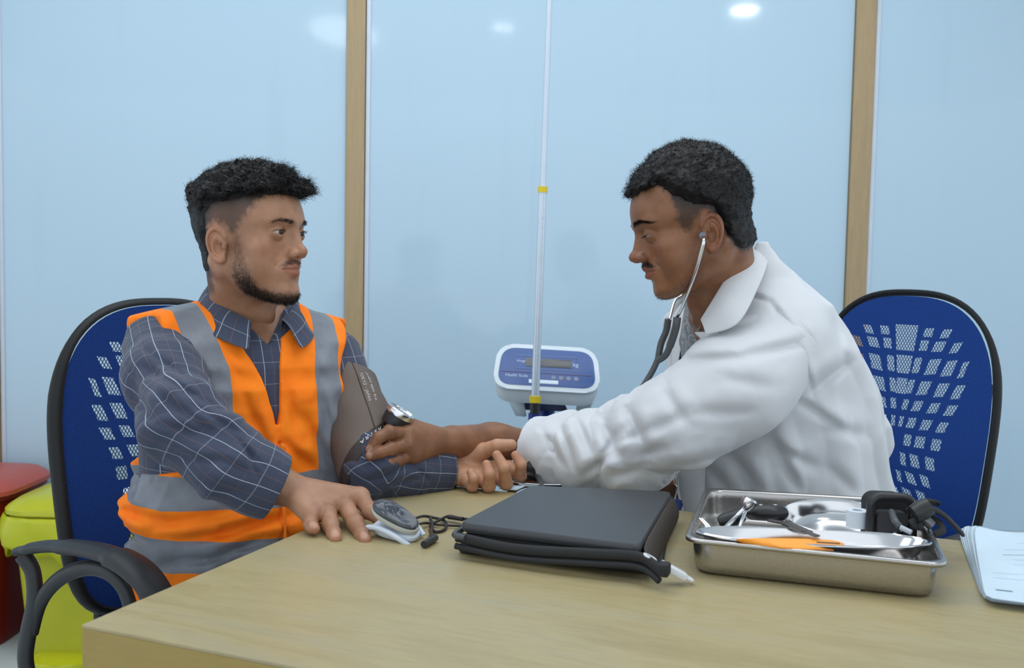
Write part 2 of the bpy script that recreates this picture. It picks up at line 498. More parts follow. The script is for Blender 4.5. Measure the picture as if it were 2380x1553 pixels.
# hair outline seen from the side (y, z), positive inside
def head_attrs(V, q):
    ax = np.abs(V[:,0]); y, z = V[:,1], V[:,2]
    nz = vnoise(V, 180)*.0018+vnoise(V, 420)*.0014
    hl = poly_sd(y, z, q['hairline'])
    A = {}
    A['hair_mask'] = sstep(hl+nz, -.004, .006)
    A['fade'] = sstep(hl+nz*2, -.006, q['fade_w'])*(.78+.22*sstep(poly_sd(y, z, q['hair_cut']), -.02, .004))
    bd = poly_sd(y, z, q['beardline'])
    muz = -np.sqrt((np.maximum(ax-.006,0)/.021)**2+((z+.0490+np.maximum(ax-.012,0)*.35)/.0058)**2)+1      # moustache
    muz = np.where(y > .07, muz, -2)
    lipm = sstep(-(np.sqrt((ax/.026)**2+((z+.0603+q['open']*.5)/(.0100+q['open']*.6))**2)-1), -.08, .12)*(y > .0775)
    A['lip'] = lipm
    b = sstep(bd+nz, -.003, .012)*q['beard']*(.42+.58*sstep(-z, .035, .095))
    m = sstep(muz+nz*30, -.25, .35)*q['moustache']
    A['beard'] = np.clip(np.maximum(b, m), 0, 1)*(1-lipm)
    bz = q.get('brow_z',.0165)+.0022*np.sin(np.clip((ax-.012)/.040,0,1)*3.14)-(np.clip(ax-.036,0,1))*.25
    br = sstep(1-np.sqrt(((z-bz)/((.0050-np.clip(ax-.02,0,.03)*.09)*q.get('brow_t',1)))**2+(np.maximum(np.abs(ax-.0300-q.get('brow_x',0))-.014-q.get('brow_x',0),0)/.007)**2)+nz*60, -.1, 1.0)*(y > .04)
    A['brow'] = br*q.get('brow',1)
    return A
def uv_ball(c, r, n=24, m=16, squash=(1,1,1)):
    th = np.linspace(0, np.pi, m+1); ph = np.linspace(0, 2*np.pi, n, endpoint=False)
    T, Pp = np.meshgrid(th, ph, indexing='ij')
    V = np.stack([np.sin(T)*np.cos(Pp), np.cos(T), np.sin(T)*np.sin(Pp)], -1)*r*np.array(squash)
    V = V.reshape(-1,3)+np.array(c)
    i = np.arange((m+1)*n).reshape(m+1,n)
    Fc = np.stack([i[:-1],i[1:],np.roll(i[1:],-1,1),np.roll(i[:-1],-1,1)],-1).reshape(-1,4)
    return V, Fc
def skin_mat(name, base, dark, red):
    t = NT(name)
    o = t.attr('uvw', 1)
    n1 = t.noise(o, 28, 4); n2 = t.noise(o, 300, 3)
    c = t.mix(t.step(n1,.3,.7), base, dark)
    c = t.mix(t.math('MULTIPLY', t.attr('palm'), .75), c, tuple(min(1,v*1.35) for v in base[:3])+(1,))
    c = t.mix(t.math('MULTIPLY', t.attr('red'), .55), c, red)
    c = t.mix(t.math('MULTIPLY', n2, .18), c, dark)
    c = t.mix(t.math('MULTIPLY', t.attr('lip'), .58), c, tuple(a*b for a,b in zip(red,(.72,.58,.58,1))))
    st = t.math('MULTIPLY', t.step(n2,.30,.62), .35)
    hairc = (.012,.010,.009,1)
    c = t.mix(t.math('MULTIPLY', t.attr('beard'), t.math('ADD', st, .5)), c, hairc)
    c = t.mix(t.math('MULTIPLY', t.attr('brow'), .88), c, hairc)
    c = t.mix(t.math('MULTIPLY', t.attr('fade'), .93), c, (.010,.010,.011,1))
    c = t.mix(t.math('MULTIPLY', t.attr('nail'), .30), c, (.62,.42,.34,1))
    t.P(Base_Color=c, Roughness=.43)
    t.b.inputs['Specular IOR Level'].default_value = .42
    t.b.inputs['Subsurface Weight'].default_value = .12
    t.b.inputs['Subsurface Radius'].default_value = (.9,.35,.2)
    t.b.inputs['Subsurface Scale'].default_value = .006
    t.bump(t.math('ADD', t.noise(o, 900, 2), t.math('MULTIPLY', n2, 1.5)), .22, .0005)
    return t.m
def hair_mat(name, col=(.006,.0055,.006,1), rough=.5):
    t = NT(name); t.P(Base_Color=col, Roughness=rough); t.b.inputs['Specular IOR Level'].default_value = .3
    return t.m
def eye_mat(name):
    t = NT(name)
    r = t.attr('iris')      # angle from the gaze axis, 0..1
    c = t.ramp(r, [(0,(.004,.003,.003,1)),(.075,(.004,.003,.003,1)),(.085,(.035,.016,.009,1)),(.165,(.05,.024,.013,1)),(.18,(.012,.008,.007,1)),(.205,(.40,.36,.34,1)),(.5,(.36,.28,.26,1))])
    t.P(Base_Color=c, Roughness=.08); return t.m
def build_head(q, M, parent, mats, h=.0013):
    """returns the skin part (V,F,attrs) in world; links eyes, hair, brows as children"""
    sc_ = q.get('scale',1.0); Ms = M @ Matrix.Diagonal((sc_,sc_*q['asc'],sc_*q.get('zsc',1),1))
    fn = make_head_fn(q); nk = q['neck']
    lo = (min(-.10,nk[0]-.075), min(-.125,nk[1]-.07), nk[2]-.02); hi = (max(.10,nk[0]+.075),.130,.125)
    V, Fc = nets(fn, lo, hi, h)
    A = head_attrs(V, q)
    A['uvw'] = V.copy()
    ax = np.abs(V[:,0])
    A['red'] = np.clip(np.exp(-(((ax-.045)/.018)**2+((V[:,2]+.03)/.018)**2))*.5*sstep(V[:,1],.0,.05)+np.exp(-((ax/.016)**2+((V[:,2]+.036)/.012)**2))*.6*sstep(V[:,1],.07,.09)+sstep(ax,.070,.078)*.55, 0, 1)
    N = grad(fn, V, .002); N /= np.linalg.norm(N,axis=1,keepdims=True)+1e-9
    # eyes
    for s in (1,-1):
        c = np.array((s*EYE[0],EYE[1],EYE[2])); Ve, Fe = uv_ball(c, .01225, 32, 40)
        g = np.array(q['gaze'], float); g /= np.linalg.norm(g)
        dv = (Ve-c); dv /= np.linalg.norm(dv,axis=1,keepdims=True)
        ang = np.arccos(np.clip(dv@g,-1,1))/math.pi
        Ve = Ve+dv*(.0006*np.exp(-(ang/.13)**2))[:,None]
        link('eyeball', mesh_np('eyeball', xf(Ve,Ms), Fe, attrs={'iris':ang}), mats['eye'], parent)
    # hair shell
    hlp = q['hairline']
    def thick(P):
        lump = vnoise(P, 55)*.40+vnoise(P, 110)*.35+vnoise(P*np.array((1,1,1.6),f32), 230)*.22
        hc = poly_sd(P[:,1], P[:,2], q['hair_cut'])+lump*.006
        top = sstep(P[:,2], q['fade_z'][0], q['fade_z'][1])
        t = q['side_t']+(q['top_t']-q['side_t'])*top+q['front_t']*sstep(P[:,1],.02,.085)*top
        t = t*(1+lump*q['lump'])
        return t*sstep(hc,-.001,.014)-.006*(1-sstep(hc,-.006,.003)), hc
    def skull(P):
        S = P
        d = q['skull'](S)
        c = cone(P,(0,-.030,-.045),nk,.050,q['neck_r'])
        return smin(d, c, .022)
    def hfn(P):
        t, hl = thick(P)
        return (skull(P)-t).astype(f32)
    Vh, Fh = nets(hfn, (-.115,-.145,-.12), (.115,.140,.155), .0022)
    hcv = thick(Vh)[1]; keep = (skull(Vh) > -.002)&(hcv > -.009)
    kf = keep[Fh].any(1)
    Fh = Fh[kf]
    link('hair', mesh_np('hair', xf(Vh,Ms), Fh), mats['hair'], parent)
    # strands standing off the crown
    t, hl = thick(Vh)
    rs = np.random.RandomState(5)
    cand = np.where((hl > .001)&(skull(Vh) > .0))[0]
    pick = cand[rs.randint(0,len(cand),q['strands'])]
    g = grad(hfn, Vh[pick], .003)
    base = Vh[pick]-g/ (np.linalg.norm(g,axis=1,keepdims=True)+1e-6)*.002
    top = sstep(Vh[pick][:,2], q['fade_z'][0]-.01, q['fade_z'][1])
    ln = (q['strand_len'][0]+(q['strand_len'][1]-q['strand_len'][0])*top)*(1+.5*sstep(Vh[pick][:,1],.04,.09))
    comb = np.array(q['comb'])
    dirs = g/(np.linalg.norm(g,axis=1,keepdims=True)+1e-6)*q['stand']+comb*(.4+top[:,None])+rs.randn(len(pick),3)*.45
    Vs, Fs = ribbons(base, dirs, ln*(.6+.8*rs.rand(len(pick))), .0007, 6, curl=q['curl'], grav=.0)
    tag(link('hair_strands', mesh_np('hair_strands', xf(Vs,Ms), Fs, smooth=False), mats['hair'], parent), kind='stuff')
    # beard and moustache bristles, brows, lashes
    def bristles(name, w, n, ln, dirf, wid=.0006, seed=2):
        rs = np.random.RandomState(seed)
        pr = w/w.sum(); pick = rs.choice(len(V), n, p=pr)
        dd = N[pick]*.55+dirf(V[pick])+rs.randn(n,3)*.25
        Vb, Fb = ribbons(V[pick]-N[pick]*.0005+rs.randn(n,3)*.0005, dd, ln*(.5+rs.rand(n)), wid, 2, 0, 0)
        tag(link(name, mesh_np(name, xf(Vb,Ms), Fb, smooth=False), mats['hair'], parent), kind='stuff')
    if q['beard_n']: bristles('beard', A['beard']**2.4+1e-9, q['beard_n'], q['beard_len'], lambda p: np.array((0,.25,-.8)), .00045)
    bristles('eyebrows', A['brow']**1.5+1e-9, q.get('brow_n',700), .0055, lambda p: np.stack([np.sign(p[:,0])*1.0, -.35+0*p[:,0], .12+0*p[:,0]],1)*1.4, .0004, 3)
    rs2 = np.random.RandomState(9); roots = []; dd = []
    a = .0135; bu = q['lid_u']; Ru = (a*a+bu*bu)/(2*bu)
    for s in (1,-1):
        for k in range(46):
            x = -a+2*a*k/45; z = math.sqrt(max(Ru*Ru-x*x,0))-(Ru-bu)
            yy = math.sqrt(max(.0142**2-x*x-z*z,1e-8))
            roots.append((s*(EYE[0]+x), EYE[1]+yy, EYE[2]+z+x*.05)); dd.append((s*x*30, 1.0, q.get('lash',.35)))
    roots = np.array(roots); dd = np.array(dd)+rs2.randn(len(dd),3)*.12
    Vl, Fl = ribbons(roots, dd, np.full(len(roots),.0050), .0004, 3, 0, -.25)
    tag(link('eyelashes', mesh_np('eyelashes', xf(Vl,Ms), Fl, smooth=False), mats['hair'], parent), kind='stuff')
    for k in ('hair_mask',): A.pop(k)
    return xf(V,Ms), Fc, A

PATIENT_Q = head_params(
    scale=1.03, asc=.965, back=.012, low=.012, beard=.95, moustache=.75, lid_u=.0040, lid_l=.0034, brow=.7, lip=1.05, gaze=(-.10,1,-.06), nose=-.001,
    hairline=[(.12,.062),(.088,.062),(.072,.060),(.056,.044),(.046,.030),(.034,.012),(.022,-.004),(.012,-.002),(.002,.010),(-.014,.014),(-.028,.006),(-.034,-.02),(-.040,-.050),(-.050,-.10),(-.15,-.12),(-.2,.2),(.12,.2)],
    hair_cut=[(.15,.060),(.085,.060),(.068,.058),(.050,.054),(.010,.048),(-.02,.044),(-.032,.026),(-.036,-.02),(-.044,-.066),(-.2,-.078),(-.2,.2),(.15,.2)],
    beardline=[(.030,.006),(.016,.004),(.006,-.030),(.004,-.066),(.014,-.100),(.045,-.122),(.12,-.130),(.12,-.094),(.074,-.094),(.056,-.086),(.046,-.064),(.036,-.030)],
    fade_w=.009, fade_z=(.020,.062), side_t=.0035, top_t=.016, front_t=.008, lump=.9, strands=15000, strand_len=(.003,.013), comb=(0,.55,.0), curl=1.3, stand=.55,
    beard_n=6500, beard_len=.0048)
DOCTOR_Q = head_params(
    scale=1.06, zsc=.93, back=.030, low=-.006, brow_z=.0220, brow_x=.0035, brow_t=1.25, brow_n=1700, brow=1.0, beard=.34, moustache=1.0, lid_u=.0008, lid_l=.0038, lip=1.12, ear=.98, full=.003, gaze=(0,.92,-.40), open=.0028, lash=-.9, chin=-.004,
    hairline=[(.12,.072),(.092,.072),(.070,.078),(.048,.074),(.038,.058),(.034,.030),(.034,.006),(.031,-.010),(.020,-.012),(.014,.004),(.000,.014),(-.012,.014),(-.025,-.004),(-.030,-.03),(-.034,-.050),(-.050,-.066),(-.15,-.07),(-.2,.2),(.12,.2)],
    hair_cut=[(.15,.066),(.092,.066),(.070,.070),(.050,.074),(.036,.056),(.020,.036),(-.002,.026),(-.020,.016),(-.030,-.02),(-.036,-.050),(-.055,-.064),(-.2,-.07),(-.2,.2),(.15,.2)],
    beardline=[(.034,.004),(.016,.002),(.006,-.030),(.002,-.066),(.016,-.094),(.045,-.116),(.12,-.125),(.12,-.094),(.070,-.092),(.050,-.086),(.036,-.066),(.026,-.035)],
    fade_w=.005, fade_z=(-.03,.06), side_t=.009, top_t=.019, front_t=-.006, lump=.5, strands=15000, strand_len=(.004,.010), comb=(0,-.1,.1), curl=1.0, stand=.6,
    beard_n=900, beard_len=.0034)
# ------------------------------------------------------------------ the room
WALL_Y = 3.10
def st(o): o['kind'] = 'structure'; return o
def wall_mat():
    t = NT('glossy_wall_panel'); o = t.obj(); n = t.noise(o, 1.3, 3); n2 = t.noise(t.scale(o,(6,6,.8)), 2, 3)
    c = t.mix(n, lin(175,201,218), lin(180,205,221))
    c = t.mix(t.math('MULTIPLY', t.step(n2,.56,.8), .15), c, lin(160,188,206))
    t.P(Base_Color=c, Roughness=.07); t.b.inputs['Specular IOR Level'].default_value = .32
    return t.m
M_wall = wall_mat()
def wood_mat(name, a, b, c3, sc=(1,14,1), rough=.42, scale=3.0, rz=0):
    t = NT(name); mp_ = t.n('ShaderNodeMapping'); t.set(mp_.inputs['Vector'], t.obj()); mp_.inputs['Rotation'].default_value = (0,0,rz)
    v = t.scale(mp_.outputs[0], sc); n = t.noise(v, scale, 5, .6, .6); n2 = t.noise(v, scale*9, 4, .6, .2); n3 = t.noise(t.obj(), 1.7, 3)
    col = t.ramp(n, [(.25,a),(.48,b),(.62,c3),(.8,b)])
    col = t.mix(t.math('MULTIPLY', t.step(n2,.42,.70), .42), col, a)
    col = t.mix(t.math('MULTIPLY', t.step(n3,.4,.7), .25), col, c3)
    t.P(Base_Color=col, Roughness=rough); t.b.inputs['Specular IOR Level'].default_value = .4
    t.bump(n2, .06, .0005); return t.m
M_trim = wood_mat('wood_trim', lin(150,130,96), lin(170,148,112), lin(160,140,108), (14,14,.8), .45, 2)
M_gap = simple('panel_edge_white', lin(196,206,218), .4)
def wallbox(name, x0, x1, y0, y1, z0, z1, m, bev=0): 
    return st(MB().box(((x0+x1)/2,(y0+y1)/2,(z0+z1)/2),(x1-x0,y1-y0,z1-z0), None, bev).build(name, m))
trims = []
for px, py in ((-26,700),(824,500),(2003,330)): trims.append(at(px,py,WALL_Y-.012).x)
hw = (.030,.030,.0325)
wallbox('wall_back', -4.2, 4.2, WALL_Y+.014, WALL_Y+.10, 0, 2.75, simple('wall_core', lin(170,185,198), .8))
bk = bpy.data.objects['wall_back']
edges = [-4.2]+[v for t, h in zip(trims, hw) for v in (t-h, t+h)]+[4.2]
for a, b in zip(edges[0::2], edges[1::2]):
    o = MB().box(((a+b)/2,WALL_Y+.006,1.375),(b-a-.002,.016,2.75), None, .003).build('wall_panel', M_wall, bk, smooth=False)
for i, (x, h) in enumerate(zip(trims, hw)):
    st(MB().box((x,WALL_Y-.004,1.375),(h*2,.022,2.75), None, .003).build('trim_%d' % (i+1), M_trim, smooth=False))
    st(MB().box((x+h+.009,WALL_Y-.003,1.375),(.014,.008,2.75), None, .002).build('trim_%d' % (i+4), M_gap))
def floor_mat():
    t = NT('floor_tiles'); o = t.obj(); n = t.noise(o, 3, 4)
    br = t.n('ShaderNodeTexBrick', offset=0.0, i_Scale=1.0); t.set(br.inputs['Vector'], o)
    br.inputs['Brick Width'].default_value = .6; br.inputs['Row Height'].default_value = .6; br.inputs['Mortar Size'].default_value = .003
    br.inputs['Color1'].default_value = lin(196,204,206); br.inputs['Color2'].default_value = lin(190,199,202); br.inputs['Mortar'].default_value = lin(150,156,158)
    t.P(Base_Color=t.mix(t.math('MULTIPLY', n, .2), br.outputs[0], lin(170,180,184)), Roughness=.25); return t.m
wallbox('floor', -4.2, 4.2, -2.6, WALL_Y+.1, -.06, 0, floor_mat())
wallbox('ceiling', -4.2, 4.2, -2.6, WALL_Y+.1, 2.751, 2.82, simple('ceiling_white', lin(225,228,230), .8))
wallbox('baseboard_back', -4.2, 4.2, WALL_Y-.014, WALL_Y-.003, 0, .09, simple('baseboard_grey', lin(150,156,160), .5))
# lamps in the ceiling, behind the camera; the glossy wall mirrors them
def emis(name, col, s):
    t = NT(name); t.P(Base_Color=(1,1,1,1), Roughness=.5); t.b.inputs['Emission Color'].default_value = col; t.b.inputs['Emission Strength'].default_value = s; return t.m
M_lamp = emis('lamp_glow', (.93,.97,1,1), 110)
M_lampsoft = emis('lamp_glow_soft', (.93,.97,1,1), 7)
M_lampring = simple('lamp_ring', lin(235,236,238), .4)
def mirror_spot(px, py, z=2.748):
    v = ray(px, py); s = (z-CAM_Z)/v.z; return Vector((v.x*s, 2*(WALL_Y-.003)-v.y*s, z))
def lamp(name, p, r, label, mat, sy=1, grp=None):
    e = empty(name, p, 0, label, 'light', grp)
    e.location.z = 2.750
    MB().lathe([(r*.9,-.001),(r*1.18,-.003),(r*1.2,-.012),(r*1.0,-.016),(r*.9,-.012)], Matrix.Translation(p), 36, 1, sy).build('ring', M_lampring, e)
    MB().lathe([(0,-.006),(r*.95,-.006),(r*.95,-.004),(0,-.004)], Matrix.Translation(p), 36, 1, sy).build('diffuser', mat, e)
    return e
lamp('ceiling_downlight', mirror_spot(1158,60), .034, 'left one of a pair of small downlights mirrored high on the wall', M_lamp, 1, 'ceiling lamps')
lamp('ceiling_downlight', mirror_spot(1181,60), .034, 'right one of a pair of small downlights mirrored high on the wall', M_lamp, 1, 'ceiling lamps')
blob = mirror_spot(800,72)
lamp('ceiling_panel_light', blob, .24, 'soft oval ceiling light mirrored beside the left wooden trim', M_lampsoft, 1.9)
lamp('ceiling_downlight', mirror_spot(1731,20), .085, 'round ceiling downlight mirrored above the head of the person in white', M_lamp)

# ------------------------------------------------------------------ desk
A_ = onz(190,1452); B_ = onz(970,1121)          # front left and back left corners of the top
du = (B_-A_).normalized(); dv = Vector((du.y,-du.x,0))
DT = Matrix((( dv.x,du.x,0,A_.x),(dv.y,du.y,0,A_.y),(0,0,1,0),(0,0,0,1)))   # desk frame: x along the front, y towards the back
depth = (B_-A_).length
desk = empty('desk', (DT @ Vector((.9,depth/2,0))), 0, 'light oak veneer desk with a thick top between the two people', 'desk')
M_oak = wood_mat('oak_veneer', lin(150,134,92), lin(170,155,114), lin(163,153,122), (1,7,1), .38, 2.2, -math.atan2(dv.y,dv.x))
M_oak_side = wood_mat('oak_edge', lin(146,124,66), lin(158,136,76), lin(152,132,78), (1.2,1.2,9), .5, 2.5, -math.atan2(dv.y,dv.x))
tw = 1.8
dtop = MB().box((tw/2,depth/2,TABLE_Z-.002),(tw,depth,.004),DT,.0008).build('desktop', M_oak, desk, smooth=False)
MB().box((tw/2,.010,TABLE_Z-.004-.055),(tw,.020,.110),DT,.001).build('front_edge', M_oak_side, desk, smooth=False)
MB().box((tw/2,depth/2+.01,TABLE_Z-.004-.016),(tw,depth-.02,.032),DT,.001).build('side_edge', M_oak_side, desk)
MB().box((tw/2,.030,.36),(tw-.12,.018,.60),DT,.001).build('modesty_panel', M_oak_side, desk)
for x in (.05, tw-.05):
    for y in (.05,depth-.05):
        MB().box((x,y,.357),(.05,.05,.714),DT,.002).build('leg', M_oak_side, desk)

# ------------------------------------------------------------------ task chairs
M_blk = simple('black_frame', (.012,.013,.014,1), .5, spec=.3, bump=.1, bscale=900)
def arm_mat():
    t = NT('charcoal_plastic'); n = t.noise(t.obj(), 500, 2); t.P(Base_Color=t.mix(n, (.016,.018,.021,1),(.022,.025,.028,1)), Roughness=.5); t.bump(n,.1,.0004); return t.m
M_arm = arm_mat()
def mesh_mat():
    t = NT('blue_mesh'); s = t.sep(t.attr('uvw',1))
    a = t.math('SINE', t.math('MULTIPLY', t.math('ADD', s[0], s[1]), 900)); b = t.math('SINE', t.math('MULTIPLY', t.math('SUBTRACT', s[0], s[1]), 900))
    w = t.math('MULTIPLY', a, b)
    c = t.mix(t.step(w,-.6,.8), (.003,.022,.12,1), (.010,.068,.34,1))
    t.P(Base_Color=c, Roughness=.75); t.b.inputs['Specular IOR Level'].default_value = .25; t.bump(w, .35, .0006); return t.m
def weave_mat():
    t = NT('open_weave'); s = t.sep(t.attr('uvw',1))
    a = t.math('ABSOLUTE', t.math('SINE', t.math('MULTIPLY', t.math('ADD', s[0], t.math('MULTIPLY', s[1], .6)), 430)))
    b = t.math('ABSOLUTE', t.math('SINE', t.math('MULTIPLY', t.math('SUBTRACT', s[0], t.math('MULTIPLY', s[1], .6)), 430)))
    al = t.math('MAXIMUM', t.step(a,.50,.38), t.step(b,.50,.38))
    t.P(Base_Color=(.012,.04,.17,1), Roughness=.8, Alpha=al); return t.m
M_mesh = mesh_mat(); M_weave = weave_mat()
from mathutils.geometry import delaunay_2d_cdt
# hole pattern of the back: centre column and one side (u across, v up, in metres), mirrored
def hole_quads():
    Q = []
    rows = [ # v, half height, [(u, half width, skew)...]
        (.205,.010,[(.055,.011,.002),(.098,.011,.004)]),
        (.175,.012,[(.046,.010,.002),(.083,.013,.005),(.124,.010,.006)]),
        (.128,.018,[(.033,.009,.003),(.072,.014,.006),(.112,.013,.007),(.146,.007,.006)]),
        (.078,.016,[(.022,.008,.003),(.056,.013,.005),(.099,.013,.006),(.139,.011,.006)]),
        (.036,.012,[(.015,.007,.002),(.045,.011,.004),(.086,.012,.005),(.127,.012,.005)]),
        (-.004,.012,[(.010,.005,.001),(.036,.010,.003),(.072,.012,.004),(.112,.011,.004)]),
        (-.044,.013,[(.032,.009,.0),(.063,.012,.001),(.103,.0115,.001)]),
        (-.088,.014,[(.027,.007,-.003),(.056,.011,-.004),(.094,.011,-.003)]),
        (-.128,.012,[(.022,.006,-.004),(.052,.011,-.006),(.087,.010,-.005)]),
        (-.165,.012,[(.019,.006,-.004),(.048,.011,-.007),(.083,.011,-.006)]),
        (-.200,.011,[(.044,.009,-.006),(.080,.010,-.007)]),
        (-.232,.009,[(.040,.008,-.005),(.076,.009,-.006)])]
    for v, hh, it in rows:
        for u, hw_, sk in it:
            lo_ = -sk*.0
            for s in (1,-1):
                q = [(u-hw_-sk,v-hh-sk*.3),(u+hw_-sk,v-hh+sk*.3),(u+hw_+sk,v+hh+sk*.3),(u-hw_+sk,v+hh-sk*.3)]
                Q.append([(s*a, b) for a, b in (q if s > 0 else q[::-1])])
    for v, hh, w0, w1 in ((.190,.030,.022,.029),(.128,.021,.016,.020),(.078,.018,.012,.014)):
        Q.append([(-w0,v-hh),(w0,v-hh),(w1,v+hh),(-w1,v+hh)])
    return Q
HOLES = hole_quads()
def back_outline(n=96, grow=0):
    out = []
    for k in range(n):
        a = 2*math.pi*k/n; c, s = math.cos(a), math.sin(a)
        p = 2.7 if s > 0 else 4.2
        r = (abs(c)**p+abs(s)**p)**(-1/p)
        x, z = r*c, r*s
        wid = .230-.012*max(0,-z)**1.3
        out.append((x*(wid+grow), z*((.295 if s > 0 else .325)+grow)))
    return out
def back_point(u, v, off=0):
    # lumbar curve and a slight wrap towards the sitter
    y = -.020*math.cos(v*6.5)*-1*-1 + .25*u*u*1.2
    y = .30*u*u - .028*math.sin((v+.08)*6.5) - .020*(v/.3)**2
    return Vector((u, y+off, v))
def make_chair(base, az, zc, label, arms=True, seatz=.47):
    e = empty('office_chair', (base[0],base[1],0), R(az), label, 'chair')
    M = frame((base[0],base[1],0), az)
    up = Matrix.Translation((0,-.23,zc)) 
    P_ = lambda u, v, off=0: M @ (up @ back_point(u, v, off))
    ol = back_outline()
    # blue mesh with the holes left open
    inner = back_outline(grow=-.008)
    gp = [(u,v) for u in np.arange(-.22,.221,.02) for v in np.arange(-.31,.281,.02)]
    pts = [Vector(p) for p in inner]; edges_ = [(i,(i+1)%len(inner)) for i in range(len(inner))]; k0 = len(pts)
    for qd in HOLES:
        b = len(pts); pts += [Vector(p) for p in qd]; edges_ += [(b+i,b+(i+1)%4) for i in range(4)]
    IA = poly_sd(np.array([g[0] for g in gp]), np.array([g[1] for g in gp]), inner)
    pts += [Vector(g) for g, d in zip(gp, IA) if d > .006]
    vo, eo, fo_, *_r = delaunay_2d_cdt(pts, edges_, [], 1, 1e-6)
    cen = np.array([[sum(vo[i][k] for i in f)/len(f) for k in (0,1)] for f in fo_])
    ish = np.full(len(fo_), -1.0)
    for qd in HOLES: ish = np.maximum(ish, poly_sd(cen[:,0], cen[:,1], qd))
    V = np.array([tuple(P_(v[0], v[1])) for v in vo]); U = np.array([(v[0],v[1],0) for v in vo])
    Fm = np.array([list(f) for f, h in zip(fo_, ish) if h <= 0]); Fh = np.array([list(f) for f, h in zip(fo_, ish) if h > 0])
    link('mesh_back', mesh_np('mesh_back', V, Fm, attrs={'uvw': U}), M_mesh, e)
    tag(link('open_weave', mesh_np('open_weave', V, Fh, attrs={'uvw': U}), M_weave, e), kind='stuff')
    # frame round it, deep at the sides
    MB().tube([P_(u, v, -.008) for u, v in ol], [.0062+.0030*min(1,max(0,.22-v)/.1)*min(1,abs(u)/.15) for u, v in ol], 12, flat=(1.0,1.6), closed=True, up=None).build('back_frame', M_blk, e)
    for s in (1,-1):
        MB().tube(bez([P_(s*.18, .10, -.030), P_(s*.175,.0,-.036), P_(s*.16,-.20,-.036), P_(s*.10,-.34,-.03)],8), .017, 12, flat=(1.0,1.3)).build('side_spine', M_blk, e)
    MB().box((0,0,0),(.30,.030,.13), M @ Matrix.Translation((0,-.235-.02,zc-.30)) , .012).build('lower_panel', M_blk, e)
    MB().tube([M @ Vector(p) for p in ((0,-.27,zc-.28),(0,-.27,seatz-.02),(0,-.20,seatz-.075),(0,-.05,seatz-.08))], .022, 12, flat=(1.6,.7)).build('back_bar', M_blk, e)
    # seat
    f = frame((base[0],base[1],0), az)
    poly = []
    for k in range(48):
        a = 2*math.pi*k/48; c, s = math.cos(a), math.sin(a); r = (abs(c)**3.2+abs(s)**3.2)**(-1/3.2)
        poly.append((r*c*.245, r*s*.235+.01))
    m = MB()
    rings = [(.93,-.045),(.99,-.03),(1.0,-.01),(.985,.010),(.93,.022),(.6,.026),(.2,.024)]
    rr = [[m.bm.verts.new(M @ Vector((x*g, y*g, seatz+h))) for x, y in poly] for g, h in rings]
    for a, b in zip(rr, rr[1:]):
        for k in range(48): m.bm.faces.new((a[k],a[(k+1)%48],b[(k+1)%48],b[k]))
    m.bm.faces.new(rr[-1]); m.bm.faces.new(rr[0][::-1])
    m.build('seat', simple('black_fabric', (.012,.012,.014,1), .9, bump=.3, bscale=700), e)
    MB().lathe([(0,.39),(.026,.39),(.026,.22),(.034,.22),(.034,.09),(0,.09)], M, 20).build('gas_column', M_blk, e)
    for k in range(5):
        a = math.radians(72*k+18); d_ = Vector((math.cos(a),math.sin(a),0))
        MB().tube([M @ (d_*.02+Vector((0,0,.115))), M @ (d_*.16+Vector((0,0,.105))), M @ (d_*.29+Vector((0,0,.075)))], [.024,.020,.015], 10, flat=(1,1.0)).build('base_leg', M_blk, e)
        cw = M @ (d_*.29+Vector((0,0,.028)))
        MB().lathe([(0,-.02),(.020,-.02),(.0275,-.012),(.0275,.012),(.020,.02),(0,.02)], Matrix.Translation(cw) @ Matrix.Rotation(a+R(az),4,'Z') @ Matrix.Rotation(math.pi/2,4,'X'), 20).build('caster', M_blk, e)
    return e, M
c1, CM1 = make_chair((-.525,1.79), 50, .772, 'blue mesh office chair behind the person in the orange vest', seatz=.435)
c2, CM2 = make_chair((.705,2.05), -54, .818, 'blue mesh office chair behind the person in the white coat', seatz=.47)
# swooping armrests
def armrest(par, pts_pad, pts_back, pts_arch, rad=.015):
    m = MB()
    m.tube(bez(pts_pad, 8), rad, 16, flat=(1.5,.62), up=(0,0,1)) if False else None
    return m
def arm_loop(par, P):
    """P maps arm coordinates (forward, up) plus sideways offset to the world"""
    m = MB()
    m.tube(bez([P(-.115,.0,.0), P(-.06,.012,.004), P(.03,.010,.0), P(.11,-.005,-.004), P(.160,-.035,-.008), P(.195,-.095,-.012)], 8),
           [.017]*41, 16, flat=(1.7,.62), up=tuple(P.side))
    m.build('arm_pad', M_arm, par)
    m = MB()
    m.tube(bez([P(-.112,-.004,0), P(-.100,-.05,0), P(-.092,-.11,0), P(-.100,-.18,0), P(-.098,-.24,0), P(-.07,-.30,-.01), P(-.02,-.33,-.03)], 8), .016, 16, flat=(1.1,.75), up=tuple(P.side)).build('arm_post', M_arm, par)
    m = MB()
    m.tube(bez([P(-.090,-.20,0), P(-.075,-.13,0), P(-.03,-.075,0), P(.03,-.055,0), P(.09,-.075,-.004), P(.125,-.125,-.006), P(.135,-.19,-.008)], 8), .0135, 16, flat=(1.2,.75), up=tuple(P.side)).build('arm_arch', M_arm, par)
    MB().tube(bez([P(.195,-.092,-.012), P(.200,-.16,-.012), P(.170,-.26,-.02), P(.09,-.32,-.04)], 8), .015, 12, flat=(1.2,.75), up=tuple(P.side)).build('arm_front', M_arm, par)
class ArmMap:
    def __init__(s, o, fwd, side): s.o = Vector(o); s.f = Vector(fwd).normalized(); s.side = Vector(side).normalized()
    def __call__(s, a, z, w=0): return s.o+s.f*a+Vector((0,0,z))+s.side*w
